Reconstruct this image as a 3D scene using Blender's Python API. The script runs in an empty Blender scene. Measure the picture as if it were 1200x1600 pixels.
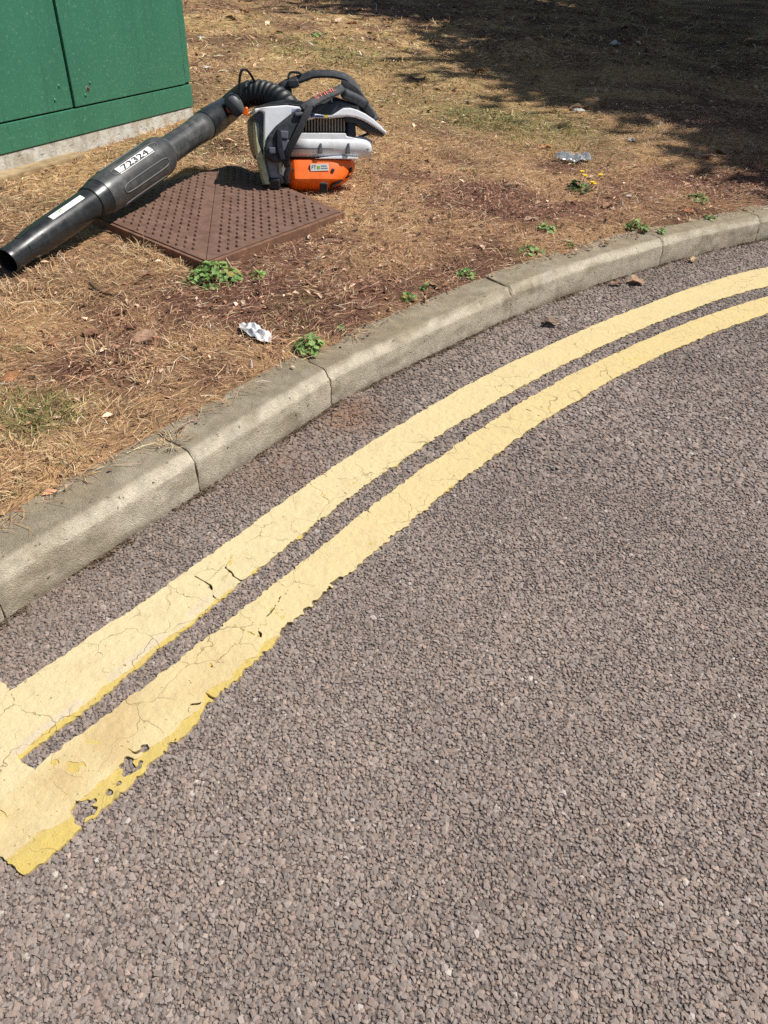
import bpy, bmesh, math, random
import numpy as np
from mathutils import Vector, Matrix

random.seed(7)
rng = np.random.default_rng(7)
sc = bpy.context.scene
C = sc.collection

# ------------------------------------------------------------------ camera, sky, sun, exposure
cam = bpy.data.cameras.new('camera')
cam.sensor_width = 36.0
cam.lens = 25.99
cam.clip_start = 0.05
cam.clip_end = 500
cam_o = bpy.data.objects.new('camera', cam)
C.objects.link(cam_o)
# hand-held: 1.07 m up, looking 38.6 degrees down, rolled about 3 degrees
cam_o.matrix_world = Matrix(((0.99847, -0.05528, 0.0, 0.0),
                             (0.03448, 0.62283, -0.78160, 0.0),
                             (0.04321, 0.78040, 0.62378, 1.07),
                             (0, 0, 0, 1)))
sc.camera = cam_o

SUN = Vector((0.65, 0.155, 1.0)).normalized()       # towards the sun
world = bpy.data.worlds.new('World')
sc.world = world
world.use_nodes = True
wn = world.node_tree
bg = wn.nodes['Background']
sky = wn.nodes.new('ShaderNodeTexSky')
sky.sky_type = 'NISHITA'
sky.sun_disc = False
sky.sun_elevation = math.asin(SUN.z)
sky.sun_rotation = math.atan2(SUN.x, SUN.y)
wn.links.new(sky.outputs[0], bg.inputs[0])
bg.inputs[1].default_value = 0.07
sl = bpy.data.lights.new('sun', 'SUN')
sl.energy = 5.0
sl.angle = math.radians(0.6)
sl.color = (1.0, 0.955, 0.89)
sun_o = bpy.data.objects.new('sun', sl)
sun_o.rotation_euler = SUN.to_track_quat('Z', 'Y').to_euler()
sun_o.location = (6, 0, 9)
C.objects.link(sun_o)
sc.view_settings.view_transform = 'Standard'
sc.view_settings.look = 'None'
sc.view_settings.exposure = 0.08
sc.view_settings.gamma = 1.0
sc.render.engine = 'CYCLES'
sc.cycles.use_denoising = False
sc.cycles.max_bounces = 6

# ------------------------------------------------------------------ helpers
def lin(r, g, b):
    def f(c):
        c /= 255.0
        return c / 12.92 if c <= 0.04045 else ((c + 0.055) / 1.055) ** 2.4
    return (f(r), f(g), f(b))

def _h(ix, iy, seed):
    n = (ix.astype(np.int64) * 374761393 + iy.astype(np.int64) * 668265263 + seed * 974711) & 0xffffffff
    n = ((n ^ (n >> 13)) * 1274126177) & 0xffffffff
    n = (n ^ (n >> 16)) & 0xffffff
    return n / float(0xffffff)

def vnoise(x, y, s, seed=0):
    x = np.asarray(x, float) / s; y = np.asarray(y, float) / s
    ix = np.floor(x); iy = np.floor(y); fx = x - ix; fy = y - iy
    fx = fx * fx * (3 - 2 * fx); fy = fy * fy * (3 - 2 * fy)
    a = _h(ix, iy, seed); b = _h(ix + 1, iy, seed); c = _h(ix, iy + 1, seed); d = _h(ix + 1, iy + 1, seed)
    return (a * (1 - fx) + b * fx) * (1 - fy) + (c * (1 - fx) + d * fx) * fy

def fbm(x, y, s, o=4, seed=0):
    v = 0; a = 1; t = 0
    for k in range(o):
        v = v + a * vnoise(x, y, s / 2 ** k, seed + 17 * k); t += a; a *= 0.55
    return v / t

def tag(o, label=None, cat=None, group=None, kind=None):
    if label: o['label'] = label
    if cat: o['category'] = cat
    if group: o['group'] = group
    if kind: o['kind'] = kind
    return o

def empty(name, loc=(0, 0, 0), rz=0.0, parent=None):
    o = bpy.data.objects.new(name, None)
    o.empty_display_size = 0.05
    C.objects.link(o)
    o.location = loc; o.rotation_euler = (0, 0, rz)
    if parent: o.parent = parent
    return o

def link(name, me, mat=None, parent=None):
    """link a mesh given in world coordinates; it keeps its place under a parent that stands elsewhere"""
    o = bpy.data.objects.new(name, me)
    C.objects.link(o)
    if mat is not None and not me.materials:
        me.materials.append(mat)
    if parent is not None:
        o.parent = parent
        m = parent.matrix_parent_inverse @ parent.matrix_basis
        p = parent.parent
        while p is not None:
            m = p.matrix_parent_inverse @ p.matrix_basis @ m
            p = p.parent
        o.matrix_parent_inverse = m.inverted()
    return o

def local(name, me, mat=None, parent=None):
    """link a mesh given in its parent's own coordinates"""
    o = bpy.data.objects.new(name, me)
    C.objects.link(o)
    if mat is not None and not me.materials:
        me.materials.append(mat)
    o.parent = parent
    return o

def np_mesh(name, verts, faces, col=None, smooth=False):
    """verts (n,3); faces (m,k) one polygon size"""
    me = bpy.data.meshes.new(name)
    verts = np.ascontiguousarray(verts, np.float32); faces = np.ascontiguousarray(faces, np.int32)
    n, (m, k) = len(verts), faces.shape
    me.vertices.add(n); me.vertices.foreach_set('co', verts.ravel())
    me.loops.add(m * k); me.loops.foreach_set('vertex_index', faces.ravel())
    me.polygons.add(m)
    me.polygons.foreach_set('loop_start', np.arange(0, m * k, k, dtype=np.int32))
    me.polygons.foreach_set('use_smooth', np.full(m, smooth, dtype=bool))
    me.update(calc_edges=True)
    if col is not None:
        a = me.color_attributes.new('Col', 'FLOAT_COLOR', 'POINT')
        c = np.ones((n, 4), np.float32); c[:, :3] = col
        a.data.foreach_set('color', c.ravel())
    return me

def py_mesh(name, verts, faces, smooth=False):
    me = bpy.data.meshes.new(name)
    me.from_pydata([tuple(v) for v in verts], [], [tuple(f) for f in faces])
    for p in me.polygons: p.use_smooth = smooth
    me.update()
    return me

def bm_mesh(name, bm, smooth=None):
    bmesh.ops.recalc_face_normals(bm, faces=bm.faces)
    me = bpy.data.meshes.new(name)
    bm.to_mesh(me); bm.free()
    if smooth is not None:
        for p in me.polygons: p.use_smooth = smooth
    return me

def prism(pts, y0, y1, bevel=0.0, seg=2):
    """outline in (x,z) given thickness along y, edges rounded"""
    bm = bmesh.new()
    a = [bm.verts.new((p[0], y0, p[-1])) for p in pts]
    b = [bm.verts.new((p[0], y1, p[-1])) for p in pts]
    bm.faces.new(a); bm.faces.new(b[::-1])
    n = len(pts)
    for i in range(n): bm.faces.new((a[i], b[i], b[(i + 1) % n], a[(i + 1) % n]))
    bmesh.ops.recalc_face_normals(bm, faces=bm.faces)
    if bevel > 0:
        bmesh.ops.bevel(bm, geom=list(bm.edges), offset=bevel, segments=seg, profile=0.6, affect='EDGES', clamp_overlap=True)
    bmesh.ops.triangulate(bm, faces=[f for f in bm.faces if len(f.verts) > 4])
    return bm_mesh('prism', bm, False)

def box(c, s, bevel=0.0, seg=2, rot=None):
    bm = bmesh.new()
    bmesh.ops.create_cube(bm, size=1.0)
    bmesh.ops.scale(bm, vec=s, verts=bm.verts)
    if bevel > 0:
        bmesh.ops.bevel(bm, geom=list(bm.edges), offset=bevel, segments=seg, profile=0.6, affect='EDGES', clamp_overlap=True)
    if rot is not None: bmesh.ops.rotate(bm, cent=(0, 0, 0), matrix=rot, verts=bm.verts)
    bmesh.ops.translate(bm, vec=c, verts=bm.verts)
    return bm_mesh('box', bm, False)

def catmull(pts, n):
    P = np.array(pts, float)
    Q = np.vstack([2 * P[0] - P[1], P, 2 * P[-1] - P[-2]])
    out = []
    for i in range(len(P) - 1):
        p0, p1, p2, p3 = Q[i:i + 4]
        for t in np.linspace(0, 1, n, endpoint=False):
            out.append(0.5 * (2 * p1 + (p2 - p0) * t + (2 * p0 - 5 * p1 + 4 * p2 - p3) * t * t + (3 * p1 - p0 - 3 * p2 + p3) * t ** 3))
    out.append(P[-1])
    return np.array(out)

def frames(P, up):
    T = np.gradient(P, axis=0); T /= np.linalg.norm(T, axis=1)[:, None]
    up = np.broadcast_to(np.array(up, float), P.shape)
    S = np.cross(T, up); S /= np.linalg.norm(S, axis=1)[:, None] + 1e-9
    U = np.cross(S, T)
    return T, S, U

def sweep(P, section, up=(0, 0, 1), scale=None, cap=True, smooth=True):
    """section: (k,2) closed outline in (side, up)"""
    P = np.array(P, float); k = len(section); n = len(P)
    T, S, U = frames(P, up)
    sec = np.array(section, float)
    scl = np.ones((n, 2)) if scale is None else np.array(scale, float).reshape(n, -1) * np.ones((n, 2))
    V = P[:, None, :] + S[:, None, :] * (sec[None, :, :1] * scl[:, None, :1]) + U[:, None, :] * (sec[None, :, 1:] * scl[:, None, 1:])
    V = V.reshape(-1, 3)
    F = []
    for i in range(n - 1):
        for j in range(k):
            F.append((i * k + j, i * k + (j + 1) % k, (i + 1) * k + (j + 1) % k, (i + 1) * k + j))
    if cap:
        F.append(tuple(range(k - 1, -1, -1))); F.append(tuple((n - 1) * k + j for j in range(k)))
    return py_mesh('sweep', V, F, smooth)

def ring(k, rx=1.0, ry=None):
    ry = rx if ry is None else ry
    return [(rx * math.cos(2 * math.pi * i / k), ry * math.sin(2 * math.pi * i / k)) for i in range(k)]

def rrect(w, h, r=0.3):
    o = []
    r = min(w, h) * r
    for sx, sy, a0 in ((1, 1, 0), (-1, 1, 90), (-1, -1, 180), (1, -1, 270)):
        for a in (0, 45, 90):
            t = math.radians(a0 + a)
            o.append((sx * (w / 2 - r) + r * math.cos(t), sy * (h / 2 - r) + r * math.sin(t)))
    return o

def set_smooth_angle(me, deg=35):
    me.polygons.foreach_set('use_smooth', np.ones(len(me.polygons), dtype=bool))
    bm = bmesh.new(); bm.from_mesh(me)
    for e in bm.edges:
        if len(e.link_faces) == 2 and e.calc_face_angle(0) > math.radians(deg): e.smooth = False
    bm.to_mesh(me); bm.free()
    return me

def text_np(body, size=1.0):
    cu = bpy.data.curves.new('text', 'FONT')
    cu.body = body; cu.size = size; cu.align_x = 'CENTER'; cu.align_y = 'CENTER'
    cu.resolution_u = 3
    o = bpy.data.objects.new('text', cu)
    C.objects.link(o)
    dg = bpy.context.evaluated_depsgraph_get()
    me = bpy.data.meshes.new_from_object(o.evaluated_get(dg))
    V = np.array([v.co[:] for v in me.vertices]); F = [tuple(p.vertices) for p in me.polygons]
    bpy.data.objects.remove(o); bpy.data.curves.remove(cu); bpy.data.meshes.remove(me)
    return V, F

# ------------------------------------------------------------------ materials
def mat_new(name):
    m = bpy.data.materials.new(name); m.use_nodes = True
    nt = m.node_tree
    return m, nt, nt.nodes['Principled BSDF'], nt.nodes, nt.links

def noise_fac(nt, scale, detail=6, rough=0.6, coord='Object', lo=0.35, hi=0.65, stretch=None):
    tc = nt.nodes.new('ShaderNodeTexCoord')
    src = tc.outputs[coord]
    if stretch:
        mp = nt.nodes.new('ShaderNodeMapping'); mp.inputs['Scale'].default_value = stretch
        nt.links.new(src, mp.inputs[0]); src = mp.outputs[0]
    n = nt.nodes.new('ShaderNodeTexNoise')
    n.inputs['Scale'].default_value = scale; n.inputs['Detail'].default_value = detail; n.inputs['Roughness'].default_value = rough
    nt.links.new(src, n.inputs['Vector'])
    mr = nt.nodes.new('ShaderNodeMapRange')
    mr.inputs['From Min'].default_value = lo; mr.inputs['From Max'].default_value = hi
    nt.links.new(n.outputs['Fac'], mr.inputs['Value'])
    return mr.outputs[0]

def mix(nt, fac, a, b, mode='MIX'):
    m = nt.nodes.new('ShaderNodeMix'); m.data_type = 'RGBA'; m.blend_type = mode
    def put(sock, v):
        if hasattr(v, 'is_output'): nt.links.new(v, sock)
        elif isinstance(v, (int, float)): sock.default_value = v
        else: sock.default_value = (*v, 1)
    put(m.inputs[0], fac); put(m.inputs[6], a); put(m.inputs[7], b)
    return m.outputs[2]

def bump(nt, bsdf, height, strength, dist=0.002, prev=None):
    b = nt.nodes.new('ShaderNodeBump')
    b.inputs['Strength'].default_value = strength; b.inputs['Distance'].default_value = dist
    nt.links.new(height, b.inputs['Height'])
    if prev is not None: nt.links.new(prev, b.inputs['Normal'])
    nt.links.new(b.outputs[0], bsdf.inputs['Normal'])
    return b.outputs[0]

def mat_plain(name, col, rough=0.5, col2=None, scale=30, lo=0.4, hi=0.65, bumps=0.0, bscale=200, metal=0.0, spec=0.5, rough2=None):
    m, nt, b, N, L = mat_new(name)
    b.inputs['Base Color'].default_value = (*col, 1)
    b.inputs['Roughness'].default_value = rough
    b.inputs['Metallic'].default_value = metal
    b.inputs['Specular IOR Level'].default_value = spec
    if col2 is not None:
        f = noise_fac(nt, scale, lo=lo, hi=hi)
        L.new(mix(nt, f, col, col2), b.inputs['Base Color'])
        if rough2 is not None:
            mr = N.new('ShaderNodeMapRange'); mr.inputs['To Min'].default_value = rough; mr.inputs['To Max'].default_value = rough2
            L.new(f, mr.inputs['Value']); L.new(mr.outputs[0], b.inputs['Roughness'])
    if bumps > 0:
        bump(nt, b, noise_fac(nt, bscale, 4), bumps, 0.001)
    return m

def mat_attr(name, rough=0.8, nscale=120, amp=0.25, bumps=0.0, bscale=300, spec=0.3, trans=0.0):
    m, nt, b, N, L = mat_new(name)
    at = N.new('ShaderNodeAttribute'); at.attribute_name = 'Col'
    f = noise_fac(nt, nscale, 5, 0.65, lo=0.25, hi=0.75)
    k = N.new('ShaderNodeMapRange'); k.inputs['To Min'].default_value = 1 - amp; k.inputs['To Max'].default_value = 1 + amp
    L.new(f, k.inputs['Value'])
    v = N.new('ShaderNodeVectorMath'); v.operation = 'SCALE'
    L.new(at.outputs['Color'], v.inputs[0]); L.new(k.outputs[0], v.inputs['Scale'])
    L.new(v.outputs[0], b.inputs['Base Color'])
    b.inputs['Roughness'].default_value = rough
    b.inputs['Specular IOR Level'].default_value = spec
    if trans > 0:
        t = N.new('ShaderNodeBsdfTranslucent'); L.new(v.outputs[0], t.inputs['Color'])
        ms = N.new('ShaderNodeMixShader'); ms.inputs[0].default_value = trans
        L.new(b.outputs[0], ms.inputs[1]); L.new(t.outputs[0], ms.inputs[2])
        L.new(ms.outputs[0], N['Material Output'].inputs['Surface'])
    if bumps > 0:
        bump(nt, b, noise_fac(nt, bscale, 5, 0.7), bumps, 0.002)
    return m

# ------------------------------------------------------------------ the kerb line: everything on the road follows one bend
CX, CY, RR = 5.641, -2.785, 7.194
def pol(th, off):
    a = np.radians(th)
    return CX + (RR + off) * np.cos(a), CY + (RR + off) * np.sin(a)
def unpol(x, y):
    return np.degrees(np.arctan2(np.asarray(y) - CY, np.asarray(x) - CX)), np.hypot(np.asarray(x) - CX, np.asarray(y) - CY) - RR

def tab(*p):
    p = sorted(p)
    xs = np.array([q[0] for q in p]); ys = np.array([q[1] for q in p])
    return lambda th: np.interp(th, xs, ys)
KF = tab((100, .235), (122, .238), (124.7, .240), (127.8, .235), (131, .228), (134.9, .222), (137.4, .207), (139.3, .204), (141.6, .205), (142.5, .190), (143.8, .177), (144.8, .168), (147.6, .165), (149.6, .169), (153, .175), (170, .18))
VE = tab((100, .33), (122.2, .325), (126, .32), (128.7, .315), (131.8, .318), (134.8, .342), (137.1, .339), (140.2, .300), (141.9, .295), (143.7, .283), (145.4, .268), (147.2, .273), (148.8, .266), (153, .27), (170, .28))

# ------------------------------------------------------------------ road: bitumen sheet + stone chippings
def mat_road():
    m, nt, b, N, L = mat_new('bitumen')
    tc = N.new('ShaderNodeTexCoord')
    vo = N.new('ShaderNodeTexVoronoi'); vo.inputs['Scale'].default_value = 115
    L.new(tc.outputs['Object'], vo.inputs['Vector'])
    cr = N.new('ShaderNodeValToRGB')
    e = cr.color_ramp.elements
    e[0].position = 0.0; e[0].color = (*lin(124, 113, 105), 1)
    e[1].position = 1.0; e[1].color = (*lin(98, 89, 83), 1)
    L.new(vo.outputs['Distance'], cr.inputs[0])
    sp = N.new('ShaderNodeSeparateColor'); L.new(vo.outputs['Color'], sp.inputs[0])
    L.new(mix(nt, sp.outputs[0], cr.outputs[0], lin(84, 76, 74)), b.inputs['Base Color'])
    b.inputs['Roughness'].default_value = 0.85
    inv = N.new('ShaderNodeMath'); inv.operation = 'SUBTRACT'; inv.inputs[0].default_value = 1.0
    L.new(vo.outputs['Distance'], inv.inputs[1])
    bump(nt, b, inv.outputs[0], 0.9, 0.004)
    return m
me = np_mesh('road', [(-60, -60, -0.0014), (60, -60, -0.0014), (60, 60, -0.0014), (-60, 60, -0.0014)], [(0, 1, 2, 3)])
road = link('road', me, mat_road())
tag(road, 'grey-brown asphalt road surface curving along the kerb', kind='structure')

# painted-line edges as offsets from the bend
UT = tab((100, 0), (149.881, 0.0138), (149.469, 0.007), (148.837, 0.0009), (148.343, -0.0046), (147.94, -0.0083), (147.258, -0.0094), (146.666, -0.0106), (145.66, -0.0093), (144.69, -0.0073), (143.69, -0.0039), (142.296, -0.0), (140.858, 0.0015), (138.981, 0.0042), (138.042, 0.0051), (136.54, 0.0024), (135.99, 0.0007), (134.327, 0.0006), (132.642, -0.0001), (131.012, -0.0001), (129.727, 0.0023), (127.956, 0.0064), (125.967, 0.0031), (124.637, -0.0086), (150.4, .016), (156, .016))
UB = tab((100, -.13), (150.597, -0.111), (150.246, -0.1162), (149.715, -0.1191), (149.378, -0.1216), (148.746, -0.1224), (148.078, -0.1246), (147.429, -0.1228), (146.826, -0.1217), (146.322, -0.1219), (145.91, -0.1209), (144.991, -0.1169), (143.83, -0.1132), (142.587, -0.1112), (140.473, -0.1077), (139.26, -0.1097), (138.503, -0.1083), (136.899, -0.1103), (134.056, -0.1142), (131.571, -0.1167), (129.491, -0.1209), (127.295, -0.1295), (126.212, -0.1406), (156, -.11))
LT = tab((100, -.19), (151.049, -0.1364), (150.775, -0.1407), (150.503, -0.1439), (150.205, -0.1511), (149.881, -0.1554), (149.105, -0.1655), (148.791, -0.1689), (148.41, -0.1713), (147.532, -0.1756), (146.951, -0.1773), (146.535, -0.1771), (146.101, -0.1787), (145.262, -0.1778), (144.613, -0.1753), (143.95, -0.1757), (143.18, -0.173), (142.238, -0.1712), (141.468, -0.1719), (139.948, -0.1672), (138.83, -0.1648), (137.496, -0.1643), (136.705, -0.1649), (135.127, -0.1699), (133.247, -0.1744), (131.747, -0.179), (129.883, -0.187), (126.955, -0.2006), (156, -.14))
LB = tab((100, -.29), (151.907, -0.2643), (151.623, -0.2712), (151.405, -0.275), (150.917, -0.2774), (150.343, -0.2823), (149.99, -0.283), (149.647, -0.2839), (149.376, -0.2852), (149.024, -0.2836), (148.261, -0.2832), (147.74, -0.2812), (147.056, -0.2809), (146.126, -0.2806), (145.651, -0.2766), (144.674, -0.2768), (143.789, -0.2738), (143.167, -0.273), (142.534, -0.2711), (141.323, -0.2717), (140.411, -0.2698), (138.671, -0.2656), (136.385, -0.2661), (133.909, -0.2702), (131.526, -0.2814), (129.802, -0.2912), (128.224, -0.2962), (156, -.26))

def painted(x, y, grow=0.0):
    th, t = unpol(x, y)
    up = (t < UT(th) + grow) & (t > UB(th) - grow)
    lo = (t < LT(th) + grow) & (t > LB(th) - grow)
    return (up | lo) & (th < 151.9)

def chips(xr, yr, pitch, nside, keep, seed, hmax):
    r = np.random.default_rng(seed)
    xs = np.arange(xr[0], xr[1], pitch); ys = np.arange(yr[0], yr[1], pitch * 0.87)
    X, Y = np.meshgrid(xs, ys)
    X = X + (np.arange(len(ys)) % 2)[:, None] * pitch * 0.5
    X = (X + r.uniform(-.42, .42, X.shape) * pitch).ravel(); Y = (Y + r.uniform(-.42, .42, Y.shape) * pitch).ravel()
    k = keep(X, Y)
    X = X[k]; Y = Y[k]; n = len(X)
    R0 = pitch * r.choice([.54, .68, .82, .97, 1.2], n, p=[.30, .26, .21, .14, .09]) * r.uniform(.8, 1.2, n)
    asp = r.uniform(.62, 1.0, n); rot = r.uniform(0, math.pi, n)
    hh = hmax * r.beta(2.4, 1.6, n)
    tx = r.normal(0, .18, n); ty = r.normal(0, .18, n)
    a = (np.arange(nside)[None, :] + r.uniform(-.33, .33, (n, nside))) * 2 * math.pi / nside
    rad = R0[:, None] * r.uniform(.84, 1.12, (n, nside))
    u = np.cos(a) * rad; v = np.sin(a) * rad * asp[:, None]
    ox = u * np.cos(rot)[:, None] - v * np.sin(rot)[:, None]; oy = u * np.sin(rot)[:, None] + v * np.cos(rot)[:, None]
    V = np.zeros((n, 2 * nside + 1, 3), np.float32)
    V[:, :nside, 0] = X[:, None] + ox; V[:, :nside, 1] = Y[:, None] + oy; V[:, :nside, 2] = -0.0025
    f = r.uniform(.66, .93, (n, nside))
    mx = ox * f; my = oy * f
    V[:, nside:2 * nside, 0] = X[:, None] + mx; V[:, nside:2 * nside, 1] = Y[:, None] + my
    V[:, nside:2 * nside, 2] = hh[:, None] + tx[:, None] * mx + ty[:, None] * my + r.uniform(-.0005, .0003, (n, nside))
    cxo = r.uniform(-.25, .25, n) * R0; cyo = r.uniform(-.25, .25, n) * R0
    V[:, 2 * nside, 0] = X + cxo; V[:, 2 * nside, 1] = Y + cyo
    V[:, 2 * nside, 2] = hh + tx * cxo + ty * cyo + R0 * r.uniform(.06, .27, n)
    i = np.arange(nside); j = (i + 1) % nside
    T = np.vstack([np.c_[i, j, j + nside], np.c_[i, j + nside, i + nside], np.c_[i + nside, j + nside, np.full(nside, 2 * nside)]])
    if nside == 4:                  # grit: low four-sided crumbs
        T = np.c_[i, j, np.full(nside, 2 * nside)]
        V[:, 2 * nside, 2] = hh + .0006
    F = (T[None] + (np.arange(n) * (2 * nside + 1))[:, None, None]).reshape(-1, 3)
    base = np.array(lin(148, 135, 126))
    col = base[None] * r.lognormal(0, .13, n)[:, None]
    pal = np.array([(1, 1, 1), (1.03, .985, .96), (.97, .99, 1.02), (1.06, .975, .93), (.9, .91, .92)])
    col *= pal[r.integers(0, len(pal), n)]
    w = r.random(n) < .006
    col[w] = np.array(lin(188, 178, 168))
    # old clean and grimy patches, sandy grit washed out below one kerb joint
    big = fbm(X, Y, .5, 3, 5)
    col *= (0.80 + .40 * big)[:, None] * (.93 + .14 * fbm(X, Y, .09, 3, 6))[:, None]
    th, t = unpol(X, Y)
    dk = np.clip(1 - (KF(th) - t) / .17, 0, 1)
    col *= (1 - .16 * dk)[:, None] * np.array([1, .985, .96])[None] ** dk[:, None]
    for px, py, rad_, amt in ((-0.1121, 1.7629, .10, .75), (-0.2583, 1.4828, .12, .35)):
        g = amt * np.exp(-(((X - px) ** 2 + (Y - py) ** 2) / rad_ ** 2)) * (.6 + .8 * vnoise(X, Y, .02, 3))
        g = np.clip(g, 0, 1)[:, None]
        col = col * (1 - g) + np.array(lin(138, 106, 84)) * g
    cv = np.repeat(col[:, None, :], 2 * nside + 1, 1)
    cv[:, :nside] *= .74 if nside > 4 else .95            # lower rim of each chip coloured darker than its crown
    return V.reshape(-1, 3), F, np.clip(cv.reshape(-1, 3), 0, .8)

HOLES = [(-0.3797, 0.6492, 0.012), (-0.3868, 0.6625, 0.009), (-0.3979, 0.6083, 0.0065), (-0.4178, 0.5912, 0.006), (-0.3941, 0.6529, 0.007), (-0.3894, 0.6219, 0.006), (-0.427, 0.573, 0.017), (-0.4265, 0.5854, 0.01), (-0.4272, 0.5628, 0.01), (-0.4041, 1.1268, 0.004), (-0.3683, 0.6872, 0.007), (-0.4211, 1.1413, 0.005), (-0.367, 0.6614, 0.006), (-0.3667, 0.6534, 0.005), (-0.151, 0.9961, 0.004), (-0.2969, 0.8617, 0.003)]          # flaked-off spots in the paint (x, y, radius)
def near_keep(X, Y):
    th, t = unpol(X, Y)
    bare = np.zeros(X.shape, bool)
    for hx, hy, hr in HOLES: bare |= np.hypot(X - hx, Y - hy) < hr * 1.3
    k = (t < KF(th) + .01) & (~painted(X, Y, -.006) | bare)
    # a wedge that the near view and a step to either side of it can see
    return k & (X > -1.15) & (Y < 1.5) & (np.abs(X - .02) < .60 + .40 * Y)
def far_keep(X, Y):
    th, t = unpol(X, Y)
    k = (t < KF(th) + .01) & ~painted(X, Y, -.006)
    return k & (Y >= 1.495) & (t > -1.9) & (X < .62 + .44 * Y)
m_chip = mat_attr('stone_chippings', .78, 900, .22, .35, 1400, .3)
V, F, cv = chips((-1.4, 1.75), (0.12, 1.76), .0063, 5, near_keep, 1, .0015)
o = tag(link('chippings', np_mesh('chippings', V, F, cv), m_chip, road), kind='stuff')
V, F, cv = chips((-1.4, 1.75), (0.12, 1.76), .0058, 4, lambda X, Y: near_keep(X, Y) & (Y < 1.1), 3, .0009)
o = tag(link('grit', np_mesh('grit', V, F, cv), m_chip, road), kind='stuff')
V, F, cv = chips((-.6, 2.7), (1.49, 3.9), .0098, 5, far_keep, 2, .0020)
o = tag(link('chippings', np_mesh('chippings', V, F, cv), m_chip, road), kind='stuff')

# ------------------------------------------------------------------ double yellow lines
def mat_paint():
    m, nt, b, N, L = mat_new('road_paint')
    at = N.new('ShaderNodeAttribute'); at.attribute_name = 'Col'
    tc = N.new('ShaderNodeTexCoord')
    # hairline cracks
    nz = N.new('ShaderNodeTexNoise'); nz.inputs['Scale'].default_value = 16; nz.inputs['Detail'].default_value = 4
    L.new(tc.outputs['Object'], nz.inputs['Vector'])
    ad = N.new('ShaderNodeVectorMath'); ad.operation = 'MULTIPLY_ADD'
    ad.inputs[1].default_value = (.09, .09, 0); L.new(nz.outputs['Color'], ad.inputs[0]); L.new(tc.outputs['Object'], ad.inputs[2])
    vo = N.new('ShaderNodeTexVoronoi'); vo.feature = 'DISTANCE_TO_EDGE'; vo.inputs['Scale'].default_value = 10.5
    L.new(ad.outputs[0], vo.inputs['Vector'])
    mr = N.new('ShaderNodeMapRange'); mr.inputs['From Min'].default_value = 0.003; mr.inputs['From Max'].default_value = 0.011
    mr.inputs['To Min'].default_value = 1; mr.inputs['To Max'].default_value = 0
    L.new(vo.outputs['Distance'], mr.inputs['Value'])
    gate = noise_fac(nt, 7, 3, lo=.43, hi=.53)
    mu = N.new('ShaderNodeMath'); mu.operation = 'MULTIPLY'; L.new(mr.outputs[0], mu.inputs[0]); L.new(gate, mu.inputs[1])
    mu2 = N.new('ShaderNodeMath'); mu2.operation = 'MULTIPLY'; mu2.inputs[1].default_value = .62; L.new(mu.outputs[0], mu2.inputs[0])
    g = noise_fac(nt, 420, 4, .7, lo=.3, hi=.7)
    k = N.new('ShaderNodeMapRange'); k.inputs['To Min'].default_value = .86; k.inputs['To Max'].default_value = 1.1; L.new(g, k.inputs['Value'])
    v = N.new('ShaderNodeVectorMath'); v.operation = 'SCALE'; L.new(at.outputs['Color'], v.inputs[0]); L.new(k.outputs[0], v.inputs['Scale'])
    spots = noise_fac(nt, 160, 2, .5, lo=.69, hi=.74)
    c1 = mix(nt, spots, v.outputs[0], lin(150, 128, 84))
    film = noise_fac(nt, 13, 7, .72, lo=.5, hi=.78)
    fm = N.new('ShaderNodeMath'); fm.operation = 'MULTIPLY'; fm.inputs[1].default_value = .38; L.new(film, fm.inputs[0])
    c1 = mix(nt, fm.outputs[0], c1, lin(176, 158, 122))
    c = mix(nt, mu2.outputs[0], c1, lin(112, 92, 62))
    L.new(c, b.inputs['Base Color'])
    b.inputs['Roughness'].default_value = .75; b.inputs['Specular IOR Level'].default_value = .3
    h = N.new('ShaderNodeMath'); h.operation = 'MULTIPLY_ADD'; h.inputs[1].default_value = -1.5; L.new(mu.outputs[0], h.inputs[0])
    gg = noise_fac(nt, 260, 5, .65, lo=.2, hi=.8)
    vs = N.new('ShaderNodeTexVoronoi'); vs.feature = 'SMOOTH_F1'; vs.inputs['Scale'].default_value = 120; L.new(tc.outputs['Object'], vs.inputs['Vector'])
    sb = N.new('ShaderNodeMath'); sb.operation = 'MULTIPLY_ADD'; sb.inputs[1].default_value = -1.3; L.new(vs.outputs['Distance'], sb.inputs[0]); L.new(gg, sb.inputs[2])
    L.new(sb.outputs[0], h.inputs[2])
    bump(nt, b, h.outputs[0], .42, .0018)
    return m
m_paint = mat_paint()

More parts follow.
